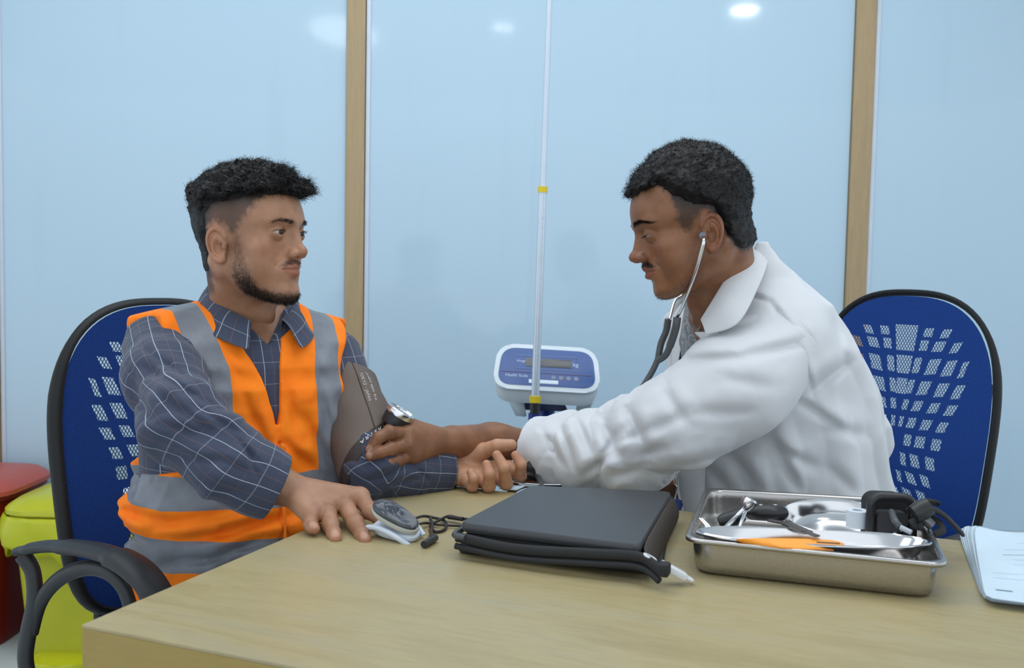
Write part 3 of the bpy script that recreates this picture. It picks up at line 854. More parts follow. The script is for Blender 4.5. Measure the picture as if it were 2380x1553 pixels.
f1 = CM1.to_3x3() @ Vector((0,1,0)); r1 = CM1.to_3x3() @ Vector((1,0,0))
aR = at(196,1330,1.46)
up_ = (0,0,1)
MB().tube(bez([at(44,1281,1.575),at(110,1270,1.545),at(200,1276,1.49),at(272,1296,1.445),at(328,1332,1.415),at(364,1382,1.40),at(384,1450,1.39)],8), [.0125]*4+[.016]*8+[.019]*12+[.023]*17+[.022]*8, 18, flat=(1.25,.62), up=up_).build('arm_pad', M_arm, c1)
MB().tube(bez([at(52,1290,1.575),at(76,1330,1.572),at(80,1400,1.57),at(66,1470,1.57),at(60,1540,1.57),at(84,1610,1.57),at(150,1680,1.60)],8), .0150, 16, flat=(1.1,.8), up=(.6,.8,0)).build('arm_post', M_arm, c1)
MB().tube(bez([at(74,1470,1.57),at(92,1405,1.565),at(122,1360,1.55),at(165,1330,1.53),at(212,1320,1.505),at(254,1332,1.48),at(288,1368,1.465),at(308,1430,1.46)],8), .0120, 16, flat=(1.1,.85), up=(.6,.8,0)).build('arm_arch', M_arm, c1)
aL = aR - r1*.56+f1*.02
arm_loop(c1, ArmMap((aL.x,aL.y,aR.z-.06), f1, -r1))
f2 = CM2.to_3x3() @ Vector((0,1,0)); r2 = CM2.to_3x3() @ Vector((1,0,0))
for s in (1,-1):
    c = CM2 @ Vector((s*.27,-.02,.60)); arm_loop(c2, ArmMap(c, f2, r2*s))

# ------------------------------------------------------------------ waste bins
def bin_(name, c, w, d, h, col, lidcol, label, az=0, bag=None, foot=True):
    e = empty(name, (c[0],c[1],0), R(az), label, 'waste bin'); M = Matrix.Translation((c[0],c[1],0)) @ Matrix.Rotation(R(az),4,'Z')
    mb = simple(name+'_body', col, .42); ml = simple(name+'_lid', lidcol, .35)
    def ring(sx, sy, z, n=40, p=5.0):
        out = []
        for k in range(n):
            a = 2*math.pi*k/n; cc, ss = math.cos(a), math.sin(a); r = (abs(cc)**p+abs(ss)**p)**(-1/p); out.append(M @ Vector((r*cc*sx, r*ss*sy, z)))
        return out
    def body(rs, nm, m_):
        m = MB(); R_ = [[m.bm.verts.new(p) for p in r] for r in rs]
        for a, b in zip(R_, R_[1:]):
            for k in range(len(a)): m.bm.faces.new((a[k],a[(k+1)%len(a)],b[(k+1)%len(b)],b[k]))
        m.bm.faces.new(R_[0][::-1]); m.bm.faces.new(R_[-1]); return m.build(nm, m_, e)
    w2, d2 = w/2, d/2
    body([ring(w2*.80,d2*.80,.0),ring(w2*.82,d2*.82,.035),ring(w2*.80,d2*.80,.045),ring(w2*.95,d2*.95,h*.86),ring(w2,d2,h*.87),ring(w2,d2,h*.90),ring(w2*.93,d2*.93,h*.905)], 'body', mb)
    body([ring(w2*1.02,d2*1.02,h*.895),ring(w2*1.04,d2*1.04,h*.90),ring(w2*1.04,d2*1.04,h*.925),ring(w2*1.0,d2*1.0,h*.945),ring(w2*.90,d2*.90,h*.975),ring(w2*.6,d2*.6,h*.995),ring(w2*.2,d2*.2,h)], 'lid', ml)
    if bag:
        # the liner turned over the rim, creased
        n = 96; rows = []
        for z, g in ((h*.888,1.045),(h*.86,1.06),(h*.80,1.075),(h*.72,1.06),(h*.645,1.03)):
            r = []
            for k in range(n):
                a = 2*math.pi*k/n; cc, ss = math.cos(a), math.sin(a); q_ = (abs(cc)**5+abs(ss)**5)**(-1/5)
                w_ = 1+.02*math.sin(a*9+z*30)+.014*math.sin(a*23+z*70); zz = z+(.018*math.sin(a*5)+.01*math.sin(a*13) if z < h*.7 else 0)
                r.append(M @ Vector((q_*cc*w2*g*w_, q_*ss*d2*g*w_, zz)))
            rows.append(r+[r[0]])
        o = MB().grid(rows).build('liner', bag, e, solid=.0015)
    if foot:
        MB().prism([(.09*math.cos(t)*1.0, -.04+.09*math.sin(t)*.7) for t in np.linspace(-math.pi, 0, 14)]+[(.09,.02),(-.09,.02)], .004, .030, M @ Matrix.Translation((-.02,-d2*.80,0)), .006).build('pedal', ml, e)
    return e, M
M_liner = simple('yellow_liner', lin(186,190,20), .35, bump=.3, bscale=40)
yb, YM = bin_('pedal_bin', (-1.235,2.80), .42, .33, .480, lin(166,168,10), lin(184,186,26), 'yellow pedal bin with a yellow liner, beside the red bin', 0, M_liner)
MB().box((.06,0,0),(.17,.12,.0012), YM @ Matrix.Translation((0,-.01,.4795)) , .0004).build('lid_label', simple('white_label', lin(214,222,236), .5), yb)
rb, RM = bin_('pedal_bin', (-1.69,2.87), .44, .36, .515, lin(110,6,6), lin(176,76,62), 'red bin with a paler lid at the left edge of the photo', 0, None)
# ------------------------------------------------------------------ people
def chain_sd(P, pts, k=.02):
    """tapering limb; returns distance, arc position and angle round it (blended over the joints)"""
    d = None; s0 = 0.0; up = np.array((0,0,1), f32)
    W_ = np.zeros(len(P), f32)+1e-12; T = np.zeros(len(P), f32); Ca = np.zeros(len(P), f32); Sa = np.zeros(len(P), f32)
    for (a, ra), (b, rb) in zip(pts, pts[1:]):
        a = np.array(a, f32); b = np.array(b, f32); ba = b-a; L = float(np.linalg.norm(ba)); u = ba/L
        pa = P-a; t0 = pa@u/L; t = np.clip(t0, 0, 1); q = pa-(t*L)[:,None]*u; r = np.sqrt((q*q).sum(1))
        dd = r-(ra+(rb-ra)*t)
        s1 = np.cross(u, up); s1 /= np.linalg.norm(s1)+1e-9; s2 = np.cross(s1, u)
        w = np.exp(-np.clip(r, 0, .4)/.010); an = np.arctan2(q@s1, q@s2)
        W_ += w; T += w*(s0+np.clip(t0,-.3,1.3)*L); Ca += w*np.cos(an); Sa += w*np.sin(an)
        d = dd if d is None else smin(d, dd, k); s0 += L
    return d, T/W_, np.arctan2(Sa, Ca)
def hand_fn(wrist, mcps, fingers, thumb, fore=None, k=.006, pr=.0125, fr=1.0, thr=1.0):
    """mcps: four knuckles; fingers: four lists of three joints; thumb: four joints; fore: forearm points with radii"""
    w = np.array(wrist, f32)
    rr = [(.0096,.0088,.0078,.0062),(.0102,.0092,.0082,.0065),(.0100,.0090,.0080,.0064),(.0088,.0078,.0070,.0056)]
    def fn(P):
        d = None
        for i, m in enumerate(mcps):
            m = np.array(m, f32); c = cone(P, w+(m-w)*.12, m, .0165, pr)
            d = c if d is None else smin(d, c, .014)
        for i in range(3):
            d = smin(d, cone(P, np.array(mcps[i], f32), np.array(mcps[i+1], f32), pr*.85, pr*.85), .006)
        if fore is not None:
            d = smin(d, chain_sd(P, fore, .02)[0], .016)
        th = [np.array(t, f32) for t in thumb]
        e = cone(P, th[0], th[1], .0150*thr**2, .0130*thr)
        e = smin(e, cone(P, th[1], th[2], .0115*thr, .0100*thr), .005); e = smin(e, cone(P, th[2], th[3], .0102*thr, .0080*thr), .003)
        d = smin(d, e, .010)
        for i in range(4):
            j = [np.array(x, f32) for x in [mcps[i]]+list(fingers[i])]; r = [a*fr for a in rr[i]]
            g = cone(P, j[0], j[1], r[0]*1.08, r[1]*.93)
            g = smin(g, cone(P, j[1], j[2], r[1], r[2]*.95), .003)
            g = smin(g, cone(P, j[2], j[3], r[2], r[3]), .003)
            g = smin(g, np.sqrt(((P-j[1])**2).sum(1))-r[1]*1.03, .003)
            # blend into the palm, stay apart from the neighbouring fingers
            near = np.sqrt(((P-j[0])**2).sum(1))
            d = np.where(near < .018, smin(d, g, .006), smin(d, g, .0016))
        return d.astype(f32)
    return fn
def hand_mesh(fn, pts, h=.0016, pad=.03, tips=(), lo=None, hi=None):
    A = np.array([tuple(p) for p in pts], f32); lo = A.min(0)-pad if lo is None else lo; hi = A.max(0)+pad if hi is None else hi
    V, Fc = nets(fn, lo, hi, h)
    at_ = {'uvw': V.copy()*1.0}
    red = np.zeros(len(V), f32); nail = np.zeros(len(V), f32)
    for t, dors, ax_ in tips:
        t = np.array(t, f32); d = np.array(dors, f32); d /= np.linalg.norm(d); a = np.array(ax_, f32); a /= np.linalg.norm(a)
        q = V-t; r = np.sqrt((q*q).sum(1)); red = np.maximum(red, np.exp(-(r/.010)**2)*.8)
        al = q@a; dn = q@d; sd = np.sqrt(np.maximum((q*q).sum(1)-al**2-dn**2, 0))
        nail = np.maximum(nail, sstep(1-np.sqrt((sd/.0062)**2+((al+.001)/.0075)**2), -.05, .2)*(dn > .002))
    at_['red'] = red; at_['nail'] = nail
    return V, Fc, at_
def ridge(P, s, seed=0.0):
    return 1-np.abs(vnoise(P+seed, s))*2
def loft_sd(P, rows):
    """horizontal sections: (z, cx, cy, rx, ry) in the local frame"""
    z = P[:,2]; Rr = np.array(rows, f32); zs = Rr[:,0]
    i = [np.interp(z, zs, Rr[:,k]).astype(f32) for k in range(1,5)]
    x = (P[:,0]-i[0])/i[2]; y = (P[:,1]-i[1])/i[3]
    q = np.sqrt(x*x+y*y)+1e-6
    d = (q-1)*np.minimum(i[2],i[3])*(.5+.5*np.minimum(1,(i[2]*i[3])**.5/np.minimum(i[2],i[3])))
    d = np.maximum(d*.9, np.maximum(zs[0]-z, z-zs[-1]))
    return d, np.arctan2(x, y)
def nrm(v): v = np.array(v, float); return v/np.linalg.norm(v)

mp = dict(skin=skin_mat('skin_a', lin(172,128,100), lin(148,106,80), lin(178,110,88)), hair=hair_mat('hair_a'), eye=eye_mat('eye_a'))
md = dict(skin=skin_mat('skin_b', lin(142,97,68), lin(118,78,53), lin(150,88,64)), hair=hair_mat('hair_b'), eye=eye_mat('eye_b'))

def plaid_mat(name, base):
    """blue cloth woven with thin white and rust check lines, following the sleeve"""
    t = NT(name); s = t.sep(t.attr('uvw', 1)); wob = t.noise(t.attr('uvw',1), 9, 2)
    def lines(c, per, off, w, wv=.0):
        v = t.math('ADD', c, off)
        if wv: v = t.math('ADD', v, t.math('MULTIPLY', t.math('SUBTRACT', wob, .5), wv))
        m = t.math('ABSOLUTE', t.math('SUBTRACT', t.math('FRACT', t.math('DIVIDE', v, per)), .5))
        return t.step(m, w/per, w/per*.55)
    n = t.noise(t.attr('uvw',1), 700, 2)
    weave = t.math('FRACT', t.math('MULTIPLY', t.math('ADD', s[0], s[1]), 700))
    c = t.mix(t.math('MULTIPLY', n, .8), base, tuple(a*1.7 for a in base[:3])+(1,))
    c = t.mix(t.math('MULTIPLY', weave, .22), c, (.012,.016,.035,1))
    wl = t.math('MAXIMUM', lines(s[0], .031, 0, .00065, .007), t.math('MULTIPLY', lines(s[1], .036, .01, .0006, .007), .42))
    rl = t.math('MAXIMUM', lines(s[0], .031, .0155, .0006, .007), t.math('MULTIPLY', lines(s[1], .036, .028, .0006, .007), .42))
    c = t.mix(t.math('MULTIPLY', rl, .40), c, (.25,.13,.09,1))
    c = t.mix(t.math('MULTIPLY', wl, .70), c, (.50,.56,.64,1))
    t.P(Base_Color=c, Roughness=.9); t.b.inputs['Specular IOR Level'].default_value = .2
    t.b.inputs['Sheen Weight'].default_value = .15
    t.bump(n, .25, .0006); return t.m
M_plaid = plaid_mat('plaid_shirt', (.043,.052,.084,1))
M_plaid_shaded = plaid_mat('plaid_shirt_body', (.016,.020,.034,1))  # same plaid with the shade inside the vest opening in its colour; unused

def vest_mat():
    """orange mesh cloth with grey reflective bands; uvw = (across, height, unused)"""
    t = NT('hi_vis_vest'); s = t.sep(t.attr('uvw', 1)); x = t.math('ABSOLUTE', s[0]); z = s[1]
    n = t.noise(t.attr('pos',1), 26, 4); fine = t.noise(t.attr('pos',1), 900, 2)
    org = t.mix(t.step(n,.3,.7), (1.0,.235,.006,1), (.98,.20,.005,1))
    grey = t.mix(t.step(n,.35,.65), lin(126,131,140), lin(116,120,128))
    cx = t.math('ADD', .0975, t.math('MULTIPLY', t.math('MAXIMUM', t.math('SUBTRACT', z, .97), 0), .24))
    strip = t.step(t.math('ABSOLUTE', t.math('SUBTRACT', x, cx)), .0255, .0245)
    strip = t.math('MULTIPLY', strip, t.step(z, .793, .795))
    wz = t.math('ADD', z, t.math('MULTIPLY', t.math('SUBTRACT', n, .5), .006))
    b1 = t.step(t.math('ABSOLUTE', t.math('SUBTRACT', wz, .770)), .0265, .0255)
    b2 = t.step(t.math('ABSOLUTE', t.math('SUBTRACT', wz, .668)), .0265, .0255)
    g = t.math('MAXIMUM', strip, t.math('MAXIMUM', b1, b2))
    t.P(Base_Color=t.mix(g, org, grey), Roughness=t.math('SUBTRACT', .78, t.math('MULTIPLY', g, .33)))
    t.b.inputs['Specular IOR Level'].default_value = .3
    seam = t.math('MULTIPLY', t.math('ADD', t.step(t.math('ABSOLUTE', t.math('SUBTRACT', t.math('ABSOLUTE', t.math('SUBTRACT', x, cx)), .0255)), .0015, 0), 0), .5)
    t.bump(t.math('ADD', t.math('MULTIPLY', fine, .4), seam), .3, .0008); return t.m
M_vest = vest_mat()
M_cloth_dark = simple('dark_trousers', (.02,.022,.03,1), .9)
M_shoe = simple('black_shoe', (.015,.015,.016,1), .4)
M_button = simple('shirt_button', lin(60,66,90), .35)

# ================================================================== the patient
patient = empty('person', (-.465,1.69,0), R(32), 'seated person in an orange hi-vis vest over a blue plaid shirt, head turned right', 'person')
PC = (-.465, 1.69); PM = frame((PC[0],PC[1],0), 32); PMi = PM.inverted()
PHM = frame(at(581,541,1.63), 70, 0, 0)
neck_w = PM @ Vector((.0,-.02,1.02))
q = PATIENT_Q; q['neck'] = tuple((PHM @ Matrix.Diagonal((1.03,1.03*.965,1.03,1))).inverted() @ neck_w); q['neck_r'] = .060
body = [build_head(q, PHM, patient, mp)]
rowsP = [(.44,0,-.02,.16,.12),(.52,0,-.01,.178,.140),(.60,0,.0,.188,.150),(.70,0,.005,.187,.147),(.80,0,.003,.183,.138),(.90,0,0,.186,.133),(.97,0,-.004,.184,.122),(1.01,0,-.012,.165,.108),(1.045,0,-.020,.120,.088),(1.075,0,-.024,.074,.066),(1.10,0,-.024,.066,.062)]
# arm joints
SR = [(at(366,808,1.625),.0565),(at(383,880,1.52),.0545),(at(424,978,1.41),.0505),(at(528,1074,1.395),.0445),(at(612,1121,1.412),.0415),(at(640,1133,1.418),.0405)]
SL = [(at(776,835,1.79),.055),(at(822,960,1.70),.046),(at(866,1082,1.62),.045),(at(950,1090,1.66),.040),(at(1018,1094,1.698),.0345),(at(1036,1095,1.706),.0335)]
def torsoP(P):
    L = xf(P, PMi); d, a = loft_sd(L, rowsP); return d, a, L
# skin under the clothes: one body
def bodyP(P):
    d, a, L = torsoP(P); d = d+.012
    for S in (SR, SL): d = smin(d, chain_sd(P, [(p, r*.62) for p, r in S])[0], .03)
    d = smin(d, cone(P, neck_w-Vector((0,0,.05)), neck_w, .07,.058), .03)
    return d.astype(f32)
lo = np.array((-.80,1.25,.42)); hi = np.array((-.02,2.02,1.10))
V, Fc = nets(bodyP, lo, hi, .010); body.append((V, Fc, {'uvw': V}))
# right hand, flat on the table
rw = at(652,1128,1.425)
rm = [at(836,1156,1.440), at(798,1168,1.425), at(760,1182,1.405), at(724,1197,1.385)]
rf = [[at(862,1190,1.400),at(890,1212,1.380),at(918,1230,1.366)],
      [at(826,1216,1.378),at(841,1242,1.350),at(849,1256,1.334)],
      [at(768,1220,1.368),at(776,1240,1.348),at(781,1252,1.335)],
      [at(722,1218,1.365),at(726,1226,1.356),at(732,1230,1.350)]]
rt = [at(705,1135,1.45), at(770,1168,1.485), at(815,1188,1.475), at(846,1200,1.46)]
fr = [(SR[3][0],.034),(SR[4][0],.030),(rw,.0255)]
fn = hand_fn(rw, rm, rf, rt, fr, pr=.0155, fr=1.34)
tips = [(f[2], (-.2,-.35,1), Vector(f[2])-Vector(f[1])) for f in rf]
body.append(hand_mesh(fn, [rw]+rm+[p for f in rf for p in f]+rt+[SR[4][0]], tips=tips))
# left hand, palm up and fingers curled
lw = at(1044,1092,1.713)
lm = [at(1180,1092,1.735), at(1150,1106,1.710), at(1112,1112,1.69), at(1074,1108,1.685)]
lf = [[at(1209,1106,1.690),at(1211,1080,1.672),at(1198,1058,1.676)],
      [at(1176,1124,1.668),at(1172,1088,1.650),at(1155,1058,1.660)],
      [at(1136,1130,1.655),at(1137,1102,1.640),at(1131,1080,1.648)],
      [at(1098,1130,1.652),at(1101,1112,1.640),at(1094,1098,1.645)]]
lt = [at(1080,1068,1.725), at(1118,1050,1.712), at(1156,1037,1.695), at(1188,1034,1.685)]
fr = [(SL[3][0],.034),(SL[4][0],.029),(lw,.0265)]
fn = hand_fn(lw, lm, lf, lt, fr, pr=.0175, fr=1.30, thr=1.26)
tips = [(f[2], (.5,.6,.1), Vector(f[2])-Vector(f[1])) for f in lf]
_lh = (hand_mesh(fn, [lw]+lm+[p for f in lf for p in f]+lt+[SL[4][0]], tips=tips)); _lh[2]['palm'] = np.ones(len(_lh[0])); body.append(_lh)
V, Fc, A = join_np(body)
for k in ('palm','nail','red','lip','beard','brow','fade'): A.setdefault(k, np.zeros(len(V)))
link('body', mesh_np('body', V, Fc, attrs=A), mp['skin'], patient)

# shirt sleeves
def sleeve(pts, name, parent, mat, h=.0030, cr=(), amp=.0035, seed=0, hollow=.0045, cut=.35, uoff=0, extra=None):
    L = sum((Vector(b[0])-Vector(a[0])).length for a, b in zip(pts, pts[1:]))
    end = np.array(pts[-1][0], f32); prev = np.array(pts[-2][0], f32); u = (end-prev)/np.linalg.norm(end-prev)
    lens = np.cumsum([0]+[(Vector(b[0])-Vector(a[0])).length for a, b in zip(pts, pts[1:])])
    el = lens[2]
    inner = [(p, r-hollow) for p, r in pts]
    def fn(P):
        d, T, A = chain_sd(P, pts, .05)
        ph = vnoise(P+seed, 11)*2.2
        # folds running round the arm, strongest at the elbow and above the cuff
        w = np.exp(-((T-el)/.07)**2)*1.0+np.exp(-((T-L+.075)/.035)**2)*.55+.35
        w = w*sstep(L-T, .050, .075)
        f1 = np.sin(T*95+A*1.2+ph*1.6+seed*7); f1 = np.maximum(f1,-.3)
        f2 = ridge(P, 16, seed)*.5
        f3 = np.sin((A*3+T*24)+ph*2)*.5
        d = d-(f1*.6+f2+f3)*amp*w
        if len(cr): d = d+creases(P, cr)
        d = np.maximum(d, (P-end)@u-.001)
        if extra is not None: d = extra(P, d)
        di = chain_sd(P, inner, .03)[0]
        d = np.maximum(d, -np.maximum(di, -((P-end)@u+.035)))
        return d.astype(f32)
    A = np.array([tuple(p) for p, r in pts], f32); m = max(r for p, r in pts)+.02
    V, Fc = nets(fn, A.min(0)-m, A.max(0)+m, h)
    _, T, An = chain_sd(V, pts, .03)
    rr = .052
    me = mesh_np(name, V, Fc, attrs={'uvw': np.stack([An*rr+uoff, T, T*0], 1), 'pos': V})
    return link(name, me, mat, parent)
def cuff_ring(pts, i, name, parent, mat, wide, thick, uoff=0):
    a, b = Vector(pts[-2][0]), Vector(pts[-1][0]); u = (b-a).normalized(); r = pts[-1][1]; tap = (pts[-3][1]-r)/((Vector(pts[-3][0])-b).length)*1.1
    s1 = u.cross(Vector((0,0,1))).normalized(); s2 = s1.cross(u)
    rows = []; attr = []
    prof = [(-wide, r+.0015),(-wide, r+thick*.8),(-wide*.5, r+thick),(0, r+thick*.9),(.0006, r+thick*.3),(-.001, r-.002),(-.02, r-.003)]
    n = 64; V = []; U = []
    for tt, rr in prof:
        for k in range(n+1):
            an = -math.pi+2*math.pi*k/n
            wv = 1+.012*math.sin(an*3+1)+(-tt*tap/rr if tt > -wide-.01 and tt < 0 else 0)
            V.append(b+u*tt+(s1*math.sin(an)+s2*math.cos(an))*rr*wv); U.append((an*.052+uoff, wide+tt+.001, 0))
    idx = np.arange(len(prof)*(n+1)).reshape(len(prof), n+1)
    Fc = np.stack([idx[:-1,:-1],idx[:-1,1:],idx[1:,1:],idx[1:,:-1]],-1).reshape(-1,4)
    V = np.array([tuple(v) for v in V]); 
    return link(name, mesh_np(name, V, Fc, attrs={'uvw': np.array(U), 'pos': V}), mat, parent)
CR_R = [(318,800,470,905,.005,7),(330,850,520,960,.006,8),(352,905,500,1010,.006,9),(300,900,360,985,.005,8),(372,985,470,1010,.006,8),(430,930,560,1010,.005,7),
        (400,1060,520,1075,.006,8),(470,1120,570,1150,.005,7),(540,1010,610,1085,.005,6),(575,1050,600,1110,.004,5),(500,1060,580,1100,.004,7),(350,770,460,800,.003,8),(300,840,330,930,.004,7)]
CR_L = [(880,1110,960,1075,.005,6),(900,1130,980,1110,.004,6),(850,1120,920,1100,.005,7),(960,1080,1000,1120,.003,5),(800,830,840,870,.003,6)]
sr = sleeve(SR, 'shirt_sleeve', patient, M_plaid, seed=1.3, amp=.0048, cr=CR_R)
sl = sleeve(SL, 'shirt_sleeve', patient, M_plaid, seed=4.1, amp=.0022, cr=CR_L)
for pts, i in ((SR,0),(SL,1)):
    c = cuff_ring(pts, i, 'shirt_cuff', patient, M_plaid, .052, .0042)
    a, b = Vector(pts[-2][0]), Vector(pts[-1][0]); u = (b-a).normalized(); s1 = u.cross(Vector((0,0,1))).normalized(); s2 = s1.cross(u)
    for k in range(2 if i == 0 else 1):
        an = (-2.05+.45*k) if i == 0 else 2.4
        nrm_ = s1*math.sin(an)+s2*math.cos(an); p = b-u*.018+nrm_*(pts[-1][1]+.0045)
        Mx = Matrix.Translation(p) @ nrm_.to_track_quat('Z','Y').to_matrix().to_4x4()
        MB().lathe([(0,.0025),(.0035,.0024),(.0052,.0020),(.0056,.0008),(.0054,0),(0,0)], Mx, 16).build('button', M_button, patient)

# shirt body
def shirtP(P):
    d, a, L = torsoP(P)
    n = ridge(L*np.array((1,1,.5),f32), 14, 2)*.0025
    d = d-.004-n
    for S in (SR, SL): d = smin(d, chain_sd(P, [(p, r-.001) for p, r in S[:2]])[0], .03)
    # placket: a raised strip down the front
    pl = (np.abs(L[:,0]+.006) < .0165)&(L[:,1] > 0)
    d = d-np.where(pl, .0022, 0)*sstep(.0165-np.abs(L[:,0]+.006),0,.002)
    neckcut = cone(L, (0,-.018,1.02), (0,.012,1.20), .063,.075)
    d = smax(d, -neckcut, .006)
    V_ = poly_sd(L[:,0], L[:,2], [(.0,1.005),(.035,1.05),(.08,1.15),(-.08,1.15),(-.035,1.05)])
    d = smax(d, -np.maximum(-V_*-1*-1 if False else V_, -1)*1.0, .004) if False else np.where(L[:,1] > .02, smax(d, V_*1.0, .004), d)
    return d.astype(f32)
V, Fc = nets(shirtP, lo, hi, .0055)
L = xf(V, PMi); a = np.arctan2(L[:,0], L[:,1])
link('shirt_body', mesh_np('shirt_body', V, Fc, attrs={'uvw': np.stack([L[:,0]*1.0, L[:,2], 0*a],1), 'pos': V}), M_plaid, patient)
# the shirt collar: two leaves folded over a stand
def collar_leaf(side, name='collar'):
    # side +1 = the person's right
    pts = []
    rows_top = []; rows_bot = []; n = 22
    for k in range(n+1):
        t = k/n; an = math.pi - t*math.pi*.90      # from the back of the neck round to the front
        rx, ry = .072, .078
        x = side*rx*math.sin(an); y = ry*-math.cos(math.pi-an)*-1
        y = ry*math.cos(an)*1.0
        zt = 1.132-.082*t**1.15
        top = Vector((x, y-.012+.012*t, zt))
        o = .020+.020*t+(.030*max(0,t-.72)/.28)
        dropz = .046-.008*t+.010*max(0,t-.7)/.3
        dirx = side*math.sin(an); diry = math.cos(an)
        b = Vector((x+dirx*o, y-.012+.012*t+diry*o*.9, zt-dropz))
        rows_top.append(top); rows_bot.append(b)
    rows_top[-1] += Vector((side*.004,0.010,0)); 
    m = MB(); rows = []
    for j in range(8):
        s = j/7
        row = []
        for a_, b_ in zip(rows_top, rows_bot):
            p = a_.lerp(b_, s); out = (b_-a_); out.z = 0
            p = p+Vector((0,0,.006))*math.sin(math.pi*min(1,s*1.3))*1.0
            row.append(PM @ p)
        rows.append(row)
    st = []
    for j in range(3):
        st.append([PM @ (a_+Vector((0,0,-.032*(1-j/2)))-Vector((a_.x,a_.y+.012,0)).normalized()*.004*(1-j/2)) for a_ in rows_top])
    rows = st+rows[1:]
    V = [p for r in rows for p in r]; nn = n+1
    idx = np.arange(len(V)).reshape(len(rows), nn)
    Fc = np.stack([idx[:-1,:-1],idx[:-1,1:],idx[1:,1:],idx[1:,:-1]],-1).reshape(-1,4)
    U = np.array([(k/n*.20+.004, j*.007, 0) for j in range(len(rows)) for k in range(nn)])
    o = link(name, mesh_np(name, np.array([tuple(p) for p in V]), Fc, attrs={'uvw': U, 'pos': U}), M_plaid, patient)
    md_ = o.modifiers.new('solid','SOLIDIFY'); md_.thickness = .0022; md_.offset = 0
    md2 = o.modifiers.new('sub','SUBSURF'); md2.levels = 1; md2.render_levels = 2
    return o
collar_leaf(1); collar_leaf(-1)
# vest
VNECK = [(.004,.845),(.009,.90),(.023,.955),(.050,1.013),(.088,1.075),(.10,1.2),(-.10,1.2),(-.080,1.08),(-.060,1.045),(-.020,1.018),(-.008,.97),(-.004,.90)]
CR_V = [(300,1100,470,1120,.006,9),(330,1230,560,1190,.010,11),(420,1260,640,1215,.011,10),(300,1200,420,1215,.008,10),(520,1225,690,1200,.009,9),(320,1330,480,1290,.009,10),(430,1320,600,1260,.010,9),
        (560,900,600,1010,.005,9),(480,960,540,1040,.006,9),(660,870,690,1010,.006,9),(700,960,770,1080,.008,9),(650,1020,740,1100,.007,9),(740,900,770,1000,.006,8),(500,820,560,880,.004,10),(720,820,760,900,.004,9),
        (590,960,630,1060,.005,8),(280,1180,330,1200,.008,9),(285,1230,340,1260,.008,9)]
def vestP(P):
    d, a, L = torsoP(P); z = L[:,2]
    for S in (SR, SL): d = smin(d, np.sqrt(((P-np.array(S[0][0], f32)-np.array((0,0,.004),f32))**2).sum(1))-.062, .05)
    low = sstep(.80-z, 0, .25)
    n1 = vnoise(L*np.array((1,1,.45),f32)+3, 13); n2 = ridge(L*np.array((.5,.5,1.6),f32), 11, 5); n3 = vnoise(L*np.array((.6,.6,1.5),f32), 28)
    diag = np.sin(L[:,0]*34+z*52+vnoise(L,7)*4)
    d = d-.0125-(n1*.0070+n2*.0055*(.6+low)+n3*.0035+(ridge(L*np.array((1,1,.7),f32),24,8)-.3)*.003+diag*.0034*low)-low*.012*(1+.8*np.sin(a*5+2))*.6-low*np.maximum(np.sin(z*150+np.sin(a*3)*2.5+vnoise(L,9)*2),0)**1.5*.0065*sstep(np.abs(np.sin(a*2.3+1)),.2,.8)
    d = d-.014*np.exp(-((z-.722)/.018)**2)*(.6+.4*np.sin(a*4))       # blousing between the bands
    ax = np.abs(L[:,0])
    xc = .130+.034*sstep(z,.96,1.04)+.035*sstep(-L[:,1],.0,.05)+.30*sstep(.805-z+.05*np.abs(L[:,1]), 0, .05)
    d = smax(d, ax-xc, .006)
    vs = poly_sd(L[:,0], z, VNECK); vs = np.where(L[:,1] > -.01, vs, -1)
    d = smax(d, vs, .004)
    d = smax(d, -cone(L, (0,-.02,1.0), (0,-.03,1.2), .075,.088), .006)
    d = d+np.where((L[:,1] > 0)&(z < .85), .0045*np.exp(-((L[:,0]+.001)/.0045)**2), 0)       # front zip line
    d = d+creases(P, CR_V, 1.68)
    d = np.maximum(d, .50-z); d = smax(d, z-1.078+.25*np.clip(ax-.09,0,1), .006)
    return d.astype(f32)
V, Fc = nets(vestP, lo-.03, hi+.03, .0045)
L = xf(V, PMi)
vest = link('hi_vis_vest', mesh_np('hi_vis_vest', V, Fc, attrs={'uvw': np.stack([L[:,0], L[:,2], 0*L[:,0]],1), 'pos': V}), M_vest, patient)
# edging tape around the neck opening, the zip with its puller
M_orange_tape = simple('orange_tape', lin(250,130,14), .7)
zp = []
for k in range(22):
    z = .845-.0105*k
    zp.append(z)
Mz = MB()
def front_pt(x, z, off):
    # outermost vest surface at local x, z
    m = (np.abs(L[:,0]-x) < .008)&(np.abs(L[:,2]-z) < .008)&(L[:,1] > 0)
    y = L[m,1].max() if m.any() else .15
    return PM @ Vector((x, y+off, z))
zc = MB(); zc.tube(bez([front_pt(-.001, z, .0008) for z in (.85,.82,.79,.76,.72,.68)], 5), .0024, 8)
zc.build('zip', M_orange_tape, vest)
pz = front_pt(-.002,.842,.004)
mm = MB(); Mpz = Matrix.Translation(pz) @ Matrix.Rotation(R(32),4,'Z')
mm.box((0,0,0),(.009,.005,.012),Mpz,.0015).tube([Mpz @ Vector(p) for p in ((-.003,-.003,-.004),(-.004,-.004,-.026),(.004,-.004,-.026),(.003,-.003,-.004))],.0011,6).box((0,-.004,-.024),(.009,.002,.012),Mpz,.0008)
mm.build('zip_puller', M_orange_tape, vest)
